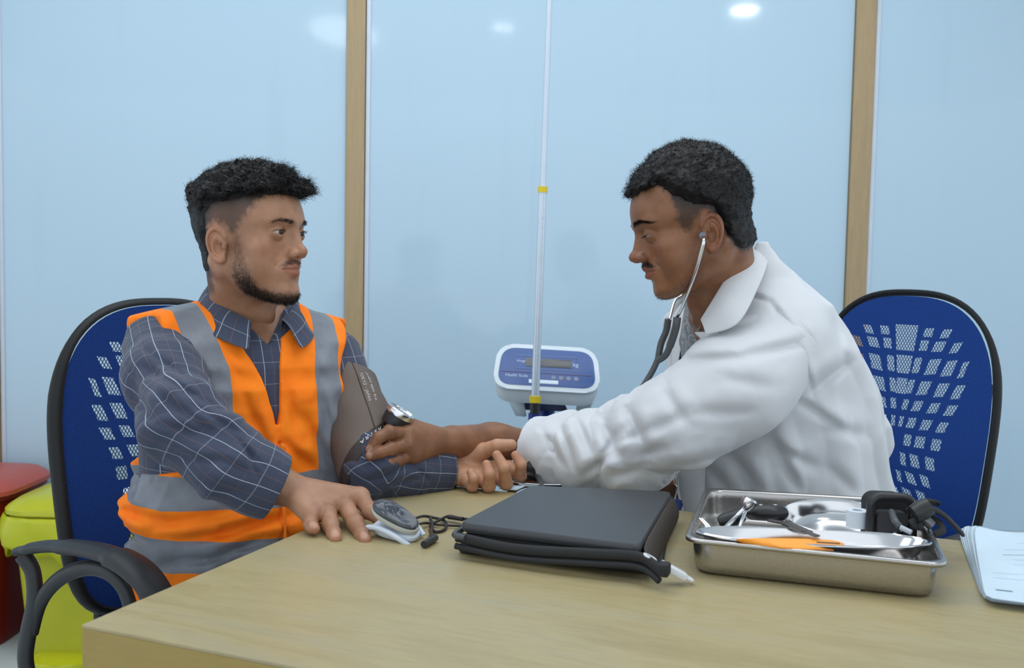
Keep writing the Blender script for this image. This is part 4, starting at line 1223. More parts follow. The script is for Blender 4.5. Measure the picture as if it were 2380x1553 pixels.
# trousers and shoes (under the table)
def legs(M, name, mat, zs=.50, spread=.10, thigh=.40, parent=None, shoes=True, yaw=0):
    ps = []
    for s in (1,-1):
        hip = M @ Vector((s*.09,0,zs)); kn = M @ Vector((s*spread,thigh,zs+.0)); an = M @ Vector((s*spread,thigh+.03,.09))
        ps.append((hip, kn, an))
    def fn(P):
        d = None
        for hip, kn, an in ps:
            c = chain_sd(P, [(hip,.088),(kn,.062),(an,.045)], .02)[0]; d = c if d is None else smin(d, c, .02)
        d = smin(d, ell(xf(P, M.inverted()), (0,-.02,zs),(.17,.12,.09)), .03)
        return (d-ridge(P,12)*.002).astype(f32)
    A = np.array([tuple(p) for t in ps for p in t], f32)
    V, Fc = nets(fn, A.min(0)-.2, A.max(0)+.15, .014)
    link(name, mesh_np(name, V, Fc), mat, parent)
    for hip, kn, an in ps:
        f = (M.to_3x3() @ Vector((0,1,0)))
        V, Fc = nets(lambda P: smin(cone(P, an+f*-.02-Vector((0,0,.04)), an+f*.15-Vector((0,0,.055)), .038,.030), cone(P, an, an-Vector((0,0,.05)), .04,.035), .02).astype(f32), np.array(an)-.25, np.array(an)+.25, .012)
        V[:,2] = np.maximum(V[:,2], .002)
        link('shoe', mesh_np('shoe', V, Fc), M_shoe, parent)
legs(PM, 'trousers', M_cloth_dark, parent=patient)
# ================================================================== the examiner
doctor = empty('person', (.52,1.84,0), R(-62), 'seated person in a white coat leaning forward with a stethoscope in the ears', 'person')
DM = frame((.52,1.84,0), -72); DMi = DM.inverted()
DHM = frame(at(1614,518,1.60), -91, 16, 0)
q = DOCTOR_Q
dneck = at(1688,725,1.67)
q['neck'] = tuple((DHM @ Matrix.Diagonal((1.06,1.06,1.06*.93,1))).inverted() @ dneck); q['neck_r'] = .058
bodyd = [build_head(q, DHM, doctor, md)]
def drow(pl, pr, py, Y, side, inset=0):
    c = DMi @ at((pl+pr)/2, py, Y); half = (pr-pl)/2*Y/2200-inset; side -= inset
    af = math.sqrt(max(half**2-(side*.309)**2, .0004))/.951
    return (c.z, c.x, c.y, side, af)
DR = [(1600,2086,1270,1.84,.205),(1582,2064,1140,1.83,.200),(1574,2048,1020,1.82,.195),(1560,2016,900,1.80,.190),(1556,1970,800,1.77,.180),(1580,1912,705,1.74,.150),(1612,1850,645,1.72,.105),(1650,1790,600,1.70,.075),(1690,1765,570,1.69,.055)]
rowsD = [(.44,)+drow(1600,2086,1270,1.84,.20)[1:]]+[drow(*r) for r in DR]
rowsDi = [(.44,)+drow(1600,2086,1270,1.84,.20,.012)[1:]]+[drow(*r, inset=.012) for r in DR]
DS = [(at(1812,800,1.615),.080),(at(1715,890,1.575),.082),(at(1590,975,1.585),.070),(at(1470,1035,1.655),.063),(at(1360,1053,1.72),.059),(at(1262,1050,1.782),.054),(at(1243,1048,1.792),.054)]
DF = [(at(1660,800,1.98),.075),(at(1640,1040,2.0),.060),(at(1560,1120,1.90),.050)]
def bodyDf(P):
    L = xf(P, DMi); d, a = loft_sd(L, rowsDi)
    d = smin(d, chain_sd(P, [(p, r*.55) for p, r in DS])[0], .03)
    d = smin(d, chain_sd(P, [(p, r*.6) for p, r in DF])[0], .03)
    d = smin(d, cone(P, dneck+Vector((.06,0,-.06)), dneck, .07,.056), .03)
    return (d+.004).astype(f32)
dlo = np.array((-.02,1.45,.42)); dhi = np.array((.86,2.12,1.22))
V, Fc = nets(bodyDf, dlo, dhi, .011); bodyd.append((V, Fc, {'uvw': V}))
# left hand and bare forearm reaching to the cuff
dw = at(1056,1027,1.705)
dm = [at(955,994,1.645), at(945,1010,1.620), at(946,1034,1.610), at(960,1056,1.615)]
df = [[at(922,990,1.622),at(906,998,1.612),at(896,1006,1.606)],
      [at(905,1006,1.590),at(880,1018,1.578),at(860,1045,1.574)],
      [at(908,1043,1.584),at(882,1052,1.570),at(860,1060,1.566)],
      [at(926,1070,1.594),at(904,1076,1.580),at(884,1088,1.572)]]
dt = [at(1030,1045,1.685), at(985,1050,1.69), at(940,1062,1.67), at(910,1066,1.64)]
fo = [(DS[4][0],.040),(at(1260,1028,1.800),.040),(at(1150,1026,1.775),.0345),(dw,.0290)]
fn = hand_fn(dw, dm, df, dt, fo, pr=.0165, fr=1.30)
tips = [(f[2], (-.2,-1,.3), Vector(f[2])-Vector(f[1])) for f in df]
bodyd.append(hand_mesh(fn, [dw]+dm+[p for f in df for p in f]+dt+[DS[4][0]], tips=tips, h=.0017))
# right hand resting past the table's far edge
ew = at(1290,1112,1.80)
em = [at(1252,1098,1.79), at(1250,1108,1.77), at(1250,1116,1.755), at(1252,1122,1.74)]
ef = [[m+Vector((-.030,-.004,-.002)), m+Vector((-.048,-.010,-.012)), m+Vector((-.052,-.012,-.030))] for m in em]
et = [at(1280,1098,1.79), at(1262,1090,1.77), at(1245,1092,1.755), at(1228,1096,1.75)]
fo2 = [(DF[2][0],.036),(at(1430,1122,1.86),.033),(ew,.027)]
fn = hand_fn(ew, em, ef, et, fo2)
bodyd.append(hand_mesh(fn, [ew]+em+[p for f in ef for p in f]+et+[DF[2][0]], h=.0026))
V, Fc, A = join_np(bodyd)
for k in ('nail','red','lip','beard','brow','fade'): A.setdefault(k, np.zeros(len(V)))
link('body', mesh_np('body', V, Fc, attrs=A), md['skin'], doctor)

def coat_mat(name, col, spec=.25):
    t = NT(name); n = t.noise(t.attr('pos',1), 7, 3); f = t.noise(t.attr('pos',1), 1100, 2)
    c = t.mix(n, col, tuple(a*.93 for a in col[:3])+(1,))
    t.P(Base_Color=c, Roughness=.85); t.b.inputs['Specular IOR Level'].default_value = spec
    t.b.inputs['Sheen Weight'].default_value = .1
    t.bump(f, .15, .0004); return t.m
M_coat = coat_mat('white_coat', (.66,.68,.71,1))
M_lining = coat_mat('beige_lining', (.52,.46,.37,1))
def gray_shirt():
    t = NT('grey_print_shirt'); n = t.noise(t.attr('pos',1), 60, 3, dist=1.5)
    t.P(Base_Color=t.ramp(n, [(0,(.10,.10,.11,1)),(.45,(.20,.21,.22,1)),(.6,(.32,.33,.34,1)),(1,(.36,.37,.38,1))]), Roughness=.8); return t.m
M_gshirt = gray_shirt()
# the coat's body; open down the front
CR_C = [(1880,915,1975,840,.011,10),(1700,1062,1775,1150,.011,11),(1790,1020,1860,1150,.010,12),(1905,1000,2010,1010,.008,12),(1640,1080,1700,1150,.009,10),(1920,1080,1990,1150,.008,12),
        (1850,930,1960,1000,.009,10),(1935,740,1965,840,.005,9),(1820,1050,1900,1090,.008,11),(1730,1110,1760,1180,.009,9),
        (1700,668,1790,702,.005,5),(1790,702,1850,780,.005,5),(1850,780,1892,925,.005,5),(1640,720,1700,690,.005,7)]
CR_S = [(1590,838,1720,832,.008,9),(1720,832,1880,795,.008,10),(1640,772,1780,745,.006,9),(1400,968,1440,1075,.011,9),(1462,952,1500,1050,.010,9),(1340,975,1375,1060,.009,8),(1440,1000,1390,1085,.008,8),(1540,905,1590,980,.008,10),
        (1480,1060,1560,1040,.008,10),(1500,1010,1600,960,.007,11),(1300,985,1340,1100,.007,7),(1260,1000,1310,1085,.006,7),(1620,960,1760,960,.006,12),(1560,1090,1700,1050,.006,9),(1420,1110,1500,1085,.007,8),(1680,880,1800,900,.005,13),(1350,1110,1430,1050,.007,8)]
def coatD(P):
    L = xf(P, DMi); d, a = loft_sd(L, rowsD)
    z = L[:,2]
    n1 = ridge(L*np.array((1,1,.8),f32)+1.7, 9)*.005+vnoise(L+4, 15)*.004+ridge(L*np.array((1.2,1,.5),f32)+6, 18)*.003
    back = sstep(a, 1.2, 2.2)+sstep(-a, 1.2, 2.2)
    # folds drawn from under the arm towards the back and down to the seat
    side = sstep(-a, .5, 1.3)
    dg = np.sin((L[:,1]*-30+z*40)+vnoise(L, 6)*2.5); dg2 = np.sin(L[:,1]*52+z*-22+vnoise(L+9, 7)*2.5)
    d = d-n1-side*(np.maximum(dg,-.2)*.009*sstep(1.06-z,0,.1)*sstep(z,.85,.93)+np.maximum(dg2,-.3)*.009*sstep(.95-z,0,.1))
    d = smin(d, chain_sd(P, [(p, r-.002) for p, r in DS[:2]])[0], .05)
    d = smin(d, chain_sd(P, [(p, r-.002) for p, r in DF[:2]])[0], .05)
    d = d+creases(P, CR_C, 1.86)
    # the open front
    i = np.array(rowsD, f32); cy = np.interp(z, i[:,0], i[:,2]); cx = np.interp(z, i[:,0], i[:,1])
    V_ = poly_sd(L[:,0]-cx, z, [(-.012,.60),(.02,.60),(.03,.86),(.055,.95),(.085,1.06),(.09,1.25),(-.09,1.25),(-.085,1.06),(-.05,.95),(-.02,.86)])
    d = np.where(L[:,1] > cy+.03, smax(d, V_, .006), d)
    d = smax(d, -cone(P, dneck-Vector((0,0,.02)), at(1690,560,1.68), .056,.060), .006)
    return d.astype(f32)
V, Fc = nets(coatD, dlo-.06, dhi+.04, .0048)
coat = link('white_coat', mesh_np('white_coat', V, Fc, attrs={'pos': V}), M_coat, doctor)
def shirtD(P):
    L = xf(P, DMi); d, a = loft_sd(L, rowsDi)
    d = smax(d+.003, -cone(P, dneck-Vector((0,0,.03)), at(1680,600,1.68), .052,.056), .006)
    return d.astype(f32)
V, Fc = nets(shirtD, dlo, dhi, .009)
link('grey_shirt', mesh_np('grey_shirt', V, Fc, attrs={'pos': V}), M_gshirt, doctor)
def coat_sleeve(pts, name, seed, h=.0036):
    L_ = sum((Vector(b[0])-Vector(a[0])).length for a, b in zip(pts, pts[1:]))
    end = np.array(pts[-1][0], f32); prev = np.array(pts[-2][0], f32); u = (end-prev)/np.linalg.norm(end-prev)
    inner = [(p, r-.005) for p, r in pts]
    def fn(P):
        d, T, A = chain_sd(P, pts, .05)
        ph = vnoise(P+seed, 8)
        w = .25+1.0*np.exp(-((T-L_*.60)/.085)**2)+.7*np.exp(-((T-L_*.88)/.05)**2)
        w = w*(.25+.75*sstep(L_-T,.01,.05))*sstep(T,.0,.12)
        sh = lambda v: 1-2*np.abs(np.sin(v*.5))**.75
        f1 = -sh(T*58+A*1.4+ph*5.5); f2 = -sh(A*3.0+T*34+ph*5.0); f3 = ridge(P, 14, seed)*.9+ridge(P, 30, seed)*.4
        d = d-(f1*.75+f2*.55+f3)*.0058*w+.0030*np.exp(-((T+.004)/.0035)**2)
        d = d+creases(P, CR_S)*sstep(L_-T,.0,.03)
        d = np.maximum(d, (P-end)@u-.001)
        di = chain_sd(P, inner, .03)[0]
        return np.maximum(d, -np.maximum(di, -((P-end)@u+.05))).astype(f32)
    A = np.array([tuple(p) for p, r in pts], f32); m = max(r for p, r in pts)+.03
    V, Fc = nets(fn, A.min(0)-m, A.max(0)+m, h)
    return link(name, mesh_np(name, V, Fc, attrs={'pos': V}), M_coat, doctor)
coat_sleeve(DS, 'coat_sleeve', 2.2)
coat_sleeve(DF, 'coat_sleeve', 5.2, .007)
def sheet(name, rows, mat, parent, thick=.003, dens=6, sub=1, bulge=0):
    R_ = [bez(r, dens) for r in rows]
    cols = list(zip(*R_)); cols = [bez(c, 4) for c in cols]
    V = np.array([[tuple(p) for p in c] for c in cols]); a, b = V.shape[:2]
    if bulge:
        s = np.sin(np.linspace(0, np.pi, b))[None,:,None]; V = V+np.array(bulge)*s
    V = V.reshape(-1,3); idx = np.arange(a*b).reshape(a,b)
    Fc = np.stack([idx[:-1,:-1],idx[1:,:-1],idx[1:,1:],idx[:-1,1:]],-1).reshape(-1,4)
    o = link(name, mesh_np(name, V, Fc, attrs={'pos': V, 'uvw': V}), mat, parent)
    m = o.modifiers.new('solid','SOLIDIFY'); m.thickness = thick; m.offset = 0
    if sub: m = o.modifiers.new('sub','SUBSURF'); m.levels = sub; m.render_levels = sub
    return o
# turned collar and lapels
sheet('coat_collar', [[at(1738,566,1.655),at(1704,616,1.590),at(1664,684,1.572),at(1628,744,1.585)],
                      [at(1762,582,1.630),at(1738,640,1.565),at(1690,708,1.538),at(1634,758,1.568)],
                      [at(1786,606,1.630),at(1768,656,1.555),at(1716,752,1.515),at(1640,778,1.558)]], M_coat, coat)
sheet('coat_collar', [[at(1738,566,1.70),at(1700,610,1.76),at(1640,670,1.80),at(1600,700,1.79)],
                      [at(1750,590,1.72),at(1700,650,1.80),at(1630,700,1.84),at(1588,720,1.82)]], M_coat, coat)
sheet('lapel', [[at(1612,772,1.605),at(1636,802,1.595),at(1630,850,1.595),at(1600,930,1.60)],
                [at(1668,770,1.560),at(1676,802,1.548),at(1656,850,1.552),at(1606,930,1.575)]], M_coat, coat)
sheet('lapel', [[at(1612,690,1.765),at(1598,740,1.755),at(1585,800,1.755),at(1570,880,1.77)],
                [at(1575,712,1.80),at(1540,742,1.82),at(1545,800,1.83),at(1548,890,1.84)]], M_coat, coat)
sheet('coat_front', [[at(1575,1040,1.86),at(1572,1100,1.88),at(1565,1150,1.90)],
                     [at(1530,1050,1.92),at(1508,1105,1.95),at(1500,1150,1.96)]], M_coat, coat, thick=.004)
sheet('coat_front', [[at(1650,1030,1.72),at(1640,1110,1.71),at(1640,1215,1.71)],
                     [at(1585,1040,1.745),at(1573,1110,1.735),at(1597,1215,1.72)]], M_coat, coat, thick=.004, bulge=(0,-.012,0))
# grey shirt collar
sheet('shirt_collar', [[at(1650,690,1.66),at(1632,735,1.650),at(1622,760,1.655)],
                       [at(1636,730,1.640),at(1625,765,1.640),at(1618,785,1.648)]], M_gshirt, doctor, thick=.002)
sheet('shirt_collar', [[at(1632,690,1.72),at(1612,725,1.725),at(1606,755,1.72)],
                       [at(1604,700,1.735),at(1588,745,1.74),at(1600,788,1.725)]], M_gshirt, doctor, thick=.002)
# turned-back cuff showing its beige lining
def cuff_turn():
    b = Vector(DS[-1][0]); a = Vector(DS[-3][0]); u = (b-a).normalized(); s1 = u.cross(Vector((0,0,1))).normalized(); s2 = s1.cross(u)
    n = 72; prof = [(-.070,.0605),(-.066,.0640),(-.03,.0622),(0,.0588),(.0015,.0565),(0,.0545),(-.03,.052)]
    V = []
    for tt, rr in prof:
        for k in range(n):
            an = 2*math.pi*k/n; w = 1+.035*math.sin(an*2+.6)+.02*math.sin(an*5+tt*60)
            sl_ = tt*(1+.25*math.sin(an+2.6))
            V.append(b+u*(sl_+.004*math.sin(an*2))+(s1*math.sin(an)+s2*math.cos(an))*rr*w)
    V = np.array([tuple(v) for v in V]); idx = np.arange(len(V)).reshape(len(prof), n)
    Fc = np.stack([idx[:-1],np.roll(idx[:-1],-1,1),np.roll(idx[1:],-1,1),idx[1:]],-1).reshape(-1,4)
    o = link('coat_cuff', mesh_np('coat_cuff', V, Fc, attrs={'pos': V}), M_coat, doctor)
    m = o.modifiers.new('sub','SUBSURF'); m.levels = 1; m.render_levels = 1
    # the patch of lining
    return o
cuff_turn()
sheet('cuff_lining', [[at(1270,1104,1.735),at(1300,1092,1.705),at(1340,1072,1.665),at(1362,1058,1.650)],
                      [at(1292,1122,1.745),at(1318,1118,1.715),at(1358,1106,1.680),at(1376,1092,1.662)]], M_lining, doctor, thick=.002)
legs(frame((.52,1.86,0), -62), 'trousers', M_cloth_dark, zs=.50, parent=doctor)
# lanyard clip hanging in the coat's opening
M_chrome = simple('chrome', (.75,.76,.78,1), .16, 1)
M_black = simple('black_plastic', (.016,.017,.019,1), .38)
lan = empty('badge_lanyard', at(1571,1150,1.745), 0, 'metal lanyard clip and badge hanging in the front opening of the white coat', 'lanyard')
MB().tube([at(1571,1085,1.728),at(1571,1105,1.728)], .0035, 8, flat=(1.6,.4)).build('strap', simple('black_strap', (.02,.02,.022,1), .8), lan)
MB().tube([at(1571,1106,1.728),at(1565,1114,1.728),at(1567,1124,1.728),at(1574,1131,1.728),at(1574,1108,1.728)], .0011, 8).build('ring', M_chrome, lan)
MB().tube([at(1574,1132,1.728),at(1570,1150,1.728),at(1567,1160,1.728)], .0022, 8).build('clip', M_chrome, lan)
Mb = Matrix.Translation(at(1568,1180,1.728)) @ Matrix.Rotation(.3,4,'Y')
MB().box((0,0,0),(.026,.0016,.034),Mb,.0006).build('badge', simple('badge_blue', lin(70,96,170), .35), lan)
# ------------------------------------------------------------------ weighing scale with a measuring rod
M_white = simple('white_plastic', lin(206,218,226), .35)
M_bluepaint = simple('blue_enamel', lin(22,48,120), .35)
M_panelblue = simple('panel_blue', lin(58,88,146), .35)
M_yellow = simple('yellow_collar', lin(214,190,24), .4)
M_alu = simple('aluminium_rod', lin(196,210,222), .3, .35)
M_ink = simple('white_ink', lin(200,214,236), .6)
YS = 2.52
scl = empty('weighing_scale', (at(1262,930,YS).x, YS, 0), 0, 'column weighing scale with a blue and white display head against the wall', 'scale')
SX = at(1270,930,YS).x
MB().box((SX,YS-.06,.035),(.36,.46,.055), None, .012).build('platform', simple('grey_platform', lin(120,126,132), .5), scl)
MB().box((SX,YS-.06,.066),(.33,.42,.008), None, .003).build('platform_mat', M_black, scl)
MB().tube([(SX,YS+.16,.05),(SX,YS+.10,.5),(at(1272,985,YS).x,YS+.05,at(1272,985,YS).z),(at(1272,935,YS).x,YS+.045,at(1272,935,YS).z)], .022, 16).build('column', M_bluepaint, scl)
# display head: rounded trapezoid block, tilted back
HC = at(1271,858,YS); k = YS/2200
HM = Matrix.Translation(HC) @ Matrix.Rotation(R(2.2),4,'Y') @ Matrix.Rotation(R(-36),4,'X')
def rrect(w0, w1, h, r, n=8, cx=0):
    """rounded trapezoid: width w0 below, w1 above"""
    C = [(-w0/2,-h/2),(w0/2,-h/2),(w1/2,h/2),(-w1/2,h/2)]; out = []
    for i, (x, y) in enumerate(C):
        px_, py_ = C[i-1]; nx_, ny_ = C[(i+1)%4]
        a = Vector((px_-x,py_-y)).normalized(); b = Vector((nx_-x,ny_-y)).normalized()
        p0 = Vector((x,y))+a*r; p1 = Vector((x,y))+b*r
        for j in range(n+1):
            t = j/n; out.append(tuple((p0*(1-t)**2+Vector((x,y))*2*t*(1-t)+p1*t*t)))
    return out
def slab(name, poly, z0, z1, M, mat, par, bev=.002): return MB().prism(poly, z0, z1, M, bev).build(name, mat, par)
# the head's own plane: local x across, local y up the face, local z out of it
FM = HM @ Matrix.Rotation(R(90),4,'X')
face_h = .140
slab('head_rim', rrect(.288,.268,face_h,.050), -.004, .006, FM, M_white, scl, .003)
slab('face_panel', rrect(.264,.242,face_h-.026,.040), .006, .0072, FM, M_panelblue, scl, .0003)
slab('display_window', rrect(.125,.125,.026,.004), .0072, .0080, FM @ Matrix.Translation((.004,.014,0)), simple('lcd_grey', lin(84,88,92), .2), scl, .0002)
def line_loop(pts, w, M, mat, par, name, z=.0078, closed=True):
    m = MB(); m.tube([M @ Vector((x,y,z)) for x, y in pts], w, 6, flat=(1,.4), closed=closed); return m.build(name, mat, par)
line_loop([(-.086,-.006),(.086,-.006),(.082,.034),(-.082,.034)], .0007, FM, M_ink, scl, 'face_line')
line_loop([(-.122,-.018),(.118,-.018)], .0009, FM, simple('orange_ink', lin(168,120,96), .6), scl, 'face_line', closed=False)
for i in range(4):
    MB().lathe([(0,.0012),(.0062,.0010),(.0068,0),(0,0)], FM @ Matrix.Translation((.018+.020*i,-.030,.0072)), 16).build('button', simple('button_grey', lin(120,128,150), .4) if i == 0 else bpy.data.materials['button_grey'], scl)
slab('sticker', rrect(.078,.078,.011,.001), .0072, .0077, FM @ Matrix.Translation((-.008,-.044,0)), simple('sticker_white', lin(215,228,238), .5), scl, .0001)
def text_mesh(body_, size, mapf, name, mat, par, extr=0, align='CENTER', space=1.0):
    cu = bpy.data.curves.new(name, 'FONT'); cu.body = body_; cu.size = size; cu.align_x = align; cu.align_y = 'CENTER'; cu.space_character = space; cu.resolution_u = 3
    o = bpy.data.objects.new(name, cu); COL.objects.link(o)
    dg = bpy.context.evaluated_depsgraph_get(); me = bpy.data.meshes.new_from_object(o.evaluated_get(dg))
    bpy.data.objects.remove(o); bpy.data.curves.remove(cu)
    bm = bmesh.new(); bm.from_mesh(me)
    bmesh.ops.triangulate(bm, faces=bm.faces); bmesh.ops.subdivide_edges(bm, edges=[e for e in bm.edges if e.calc_length() > size*.5], cuts=1)
    for v in bm.verts: v.co = mapf(v.co.x, v.co.y)
    bm.to_mesh(me); bm.free(); me.name = name
    return tag(link(name, me, mat, par), kind=None)
text_mesh('kg', .017, lambda x, y: FM @ Vector((x+.076,y+.013,.0079)), 'lettering', M_ink, scl)
text_mesh('Weight', .010, lambda x, y: FM @ Vector((x-.068,y+.016,.0079)), 'lettering', M_ink, scl)
text_mesh('Health Scale', .012, lambda x, y: FM @ Vector((x-.080,y-.029,.0079)), 'lettering', M_ink, scl)
# the housing below the face
def housing():
    m = MB(); top = rrect(.284,.264,face_h-.004,.050); 
    rings = []
    fo_ = FM
    base = [fo_ @ Vector((x,y,-.003)) for x, y in top]
    c = sum(base, Vector())/len(base)
    def lvl(g, dz, dy, gy=1):
        out = []
        for p in base:
            q_ = p-c; out.append(c+Vector((q_.x*g, q_.y*gy, q_.z*gy))+Vector((0,dy,dz)))
        return out
    for r in (lvl(1,0,0), lvl(1.0,-.020,.004,1), lvl(.96,-.040,.010,.90), lvl(.80,-.048,.012,.70)): rings.append([m.bm.verts.new(p) for p in r])
    for a, b in zip(rings, rings[1:]):
        for i in range(len(a)): m.bm.faces.new((a[i],a[(i+1)%len(a)],b[(i+1)%len(a)],b[i]))
    m.bm.faces.new(rings[0][::-1]); m.bm.faces.new(rings[-1])
    return m.build('housing', M_white, scl)
housing()
# two brackets and the blue mounting plate under it
for x0, x1 in ((1178,1202),(1352,1368)):
    pa, pb = at(x0,905,YS+.005), at(x1 if x0 < 1200 else x0-14,962,YS+.01)
    MB().grid([[at(x0-8,905,YS+.03),at(x0+34,908,YS-.01)],[at(x0+(22 if x0<1200 else -12),966,YS+.03),at(x0+(44 if x0<1200 else 14),968,YS-.0)]]).build('bracket', M_white, scl, solid=.006)
pl = [at(1204,918,YS+.0),at(1306,924,YS+.0),at(1320,956,YS+.015),at(1218,952,YS+.015)]
MB().grid([[pl[0],pl[1]],[pl[3],pl[2]]]).build('mounting_plate', simple('plate_grey_blue', lin(58,64,104), .5), scl, solid=.004)
for px, py in ((1213,926),(1298,930),(1224,947),(1310,950)):
    MB().lathe([(0,-.001),(.003,0),(.004,.003),(0,.003)], Matrix.Translation(at(px,py,YS-.008)) @ Matrix.Rotation(math.pi/2,4,'X'), 10).build('screw', M_black, scl)
MB().tube([at(1367,918,YS-.02),at(1375,911,YS-.02)], [.006,.002], 8).build('connector', M_black, scl)
# height rod in front of the head
rt_, rb_ = at(1277.5,-14,YS-.09), at(1244,926,YS-.09)
ax = (rt_-rb_); rod = lambda t: rb_+ax*t
def rodt(py): return (926-py)/940
MB().tube([rod(rodt(440)), rod(1.35)], .0078, 16).build('rod_upper', M_alu, scl)
MB().tube([rod(0), rod(rodt(440))], .0105, 18).build('rod_lower', M_alu, scl)
tick = MB(); sidev = Vector((1,0,0))
tn = ax.normalized(); tf = Vector((0.35,-1,0)).normalized(); ts = tn.cross(tf)
for i in range(120):
    p = rod(0)+tn*(.012+i*.005); w = .004 if i % 10 == 0 else (.003 if i % 5 == 0 else .0018)
    if (p-rod(0)).length > ax.length*rodt(446): break
    tick.box((0,0,0),(w,.0004,.0009), Matrix.Translation(p+tf*.0104+ts*.0) @ Matrix(((ts.x,tf.x,tn.x,0),(ts.y,tf.y,tn.y,0),(ts.z,tf.z,tn.z,0),(0,0,0,1))))
tag(tick.build('scale_marks', simple('mark_ink', lin(96,110,124), .6), scl), kind='stuff')
for a, b, r in ((428,442,.0125),(920,936,.0150)):
    MB().tube([rod(rodt(b)), rod(rodt(a))], r, 8).build('collar', M_yellow, scl)
MB().tube([rod(rodt(962)), rod(rodt(936))], .0125, 16).build('rod_grip', M_black, scl)
p0 = rod(rodt(962)); MB().tube([(p0.x,p0.y,.06), p0], .0165, 16).build('rod_base', M_bluepaint, scl)
MB().tube([rod(rodt(980)), at(1272,975,YS+.05)], .012, 10).build('rod_bracket', M_bluepaint, scl)

# ------------------------------------------------------------------ arm cuff with gauge (on the patient's left arm)
M_cuffb = simple('brown_cuff_cloth', lin(98,86,78), .7, bump=.3, bscale=1200)
M_cuffd = simple('dark_cuff_edge', lin(52,44,42), .7)
cuff = empty('blood_pressure_cuff', at(838,1000,1.68), 0, 'brown blood pressure cuff wrapped around the upper arm of the seated person in orange', 'arm cuff')
C0 = Vector(SL[0][0]).lerp(Vector(SL[1][0]),.50); C1 = Vector(SL[1][0]).lerp(Vector(SL[2][0]),.80); cu_ = (C1-C0).normalized(); CL = (C1-C0).length
cs1 = cu_.cross(Vector((0,0,1))).normalized(); cs2 = cs1.cross(cu_)
_lv = Vector((-1,0,0)); AL_ = math.atan2(_lv.dot(cs1), _lv.dot(cs2))
def cuff_pt(an, t, off=0):
    """angle round the arm, distance along it"""
    r = .0600-.003*t/CL+off+.0020*math.sin(an*2+t*30)+.0012*math.sin(an*5+t*60)
    sl_ = t+.042*(t/CL)*math.cos(an-AL_)
    return C0+cu_*(sl_-.010*math.cos(an-AL_))+(cs1*math.sin(an)+cs2*math.cos(an))*r
rows = [[cuff_pt(2*math.pi*k/80, CL*t) for k in range(81)] for t in (-.02,0,.1,.2,.3,.4,.5,.6,.7,.8,.9,.97,1.0)]
MB().grid(rows).build('cuff_wrap', M_cuffb, cuff, solid=.006, sub=1)
rows = [[cuff_pt(2*math.pi*k/80, CL*t, -.0005-.006*(t-1)/.2) for k in range(81)] for t in (.96,1.02,1.08,1.14)]
MB().grid(rows).build('inner_edge', M_cuffd, cuff, solid=.004)
# seam of the flap
MB().tube([cuff_pt(-2.0+.028*k, CL*(.60+.0060*k), .004) for k in range(60)], .0016, 6).build('flap_seam', M_cuffd, cuff)
M_print = simple('cuff_print', lin(205,200,196), .6)
view = (Vector((0,0,CAM_Z))-C0).normalized()
def ang_to(v): return math.atan2(v.dot(cs1), v.dot(cs2))
afront = ang_to(view)
sgn_ = 1 if (cuff_pt(afront+.3, 0)-cuff_pt(afront,0)).x > 0 else -1
def on_cuff(t0, a0, flip=1):
    return lambda x, y: cuff_pt(afront+sgn_*(a0+y/.062*1.0), t0+x, .0042)
text_mesh('24-40cm upper Arm', .0085, on_cuff(CL*.38, .80), 'lettering', M_print, cuff, space=1.15)
text_mesh('TOKYO \u00b7 JAPAN', .0085, on_cuff(CL*.40, .58), 'lettering', M_print, cuff, space=1.25)
text_mesh('ARTERY', .011, lambda x, y: cuff_pt(afront+sgn_*(.35+x/.052), CL*1.05+y*1.0, .0050), 'lettering', M_print, cuff, space=1.3)
# pressure gauge
gz = (at(932,940,1.60)-at(905,985,1.63)).normalized()
gn = Vector((.50,.02,.84)).normalized()
GM = Matrix.Translation(at(923,972,1.630)) @ gn.to_track_quat('Z','Y').to_matrix().to_4x4()
gauge = empty('pressure_gauge', GM.translation, 0, 'round black and chrome pressure gauge clipped to the brown arm cuff', 'gauge')
MB().lathe([(0,-.016),(.020,-.016),(.0235,-.012),(.0245,.004),(.0235,.008),(0,.008)], GM, 36).build('housing', M_black, gauge)
MB().lathe([(.0225,.006),(.0262,.006),(.0268,.010),(.0262,.015),(.0240,.0165),(.0225,.014)], GM, 36).build('rim', M_chrome, gauge)
MB().lathe([(0,.0092),(.0226,.0092),(.0226,.0085),(0,.0085)], GM, 36).build('dial', simple('dial_white', lin(226,230,234), .4), gauge)
MB().box((.006,0,.0100),(.020,.0010,.0006), GM).build('needle', M_black, gauge)
tg = NT('gauge_glass'); tg.P(Base_Color=(1,1,1,1), Roughness=.02, IOR=1.3); tg.b.inputs['Transmission Weight'].default_value = 1
MB().lathe([(0,.0150),(.0225,.0140),(.0225,.0132),(0,.0142)], GM, 36).build('glass', tg.m, gauge)
MB().tube([GM @ Vector((-.016,0,-.014)), GM @ Vector((-.026,0,-.024))], .005, 10).build('spigot', M_black, gauge)

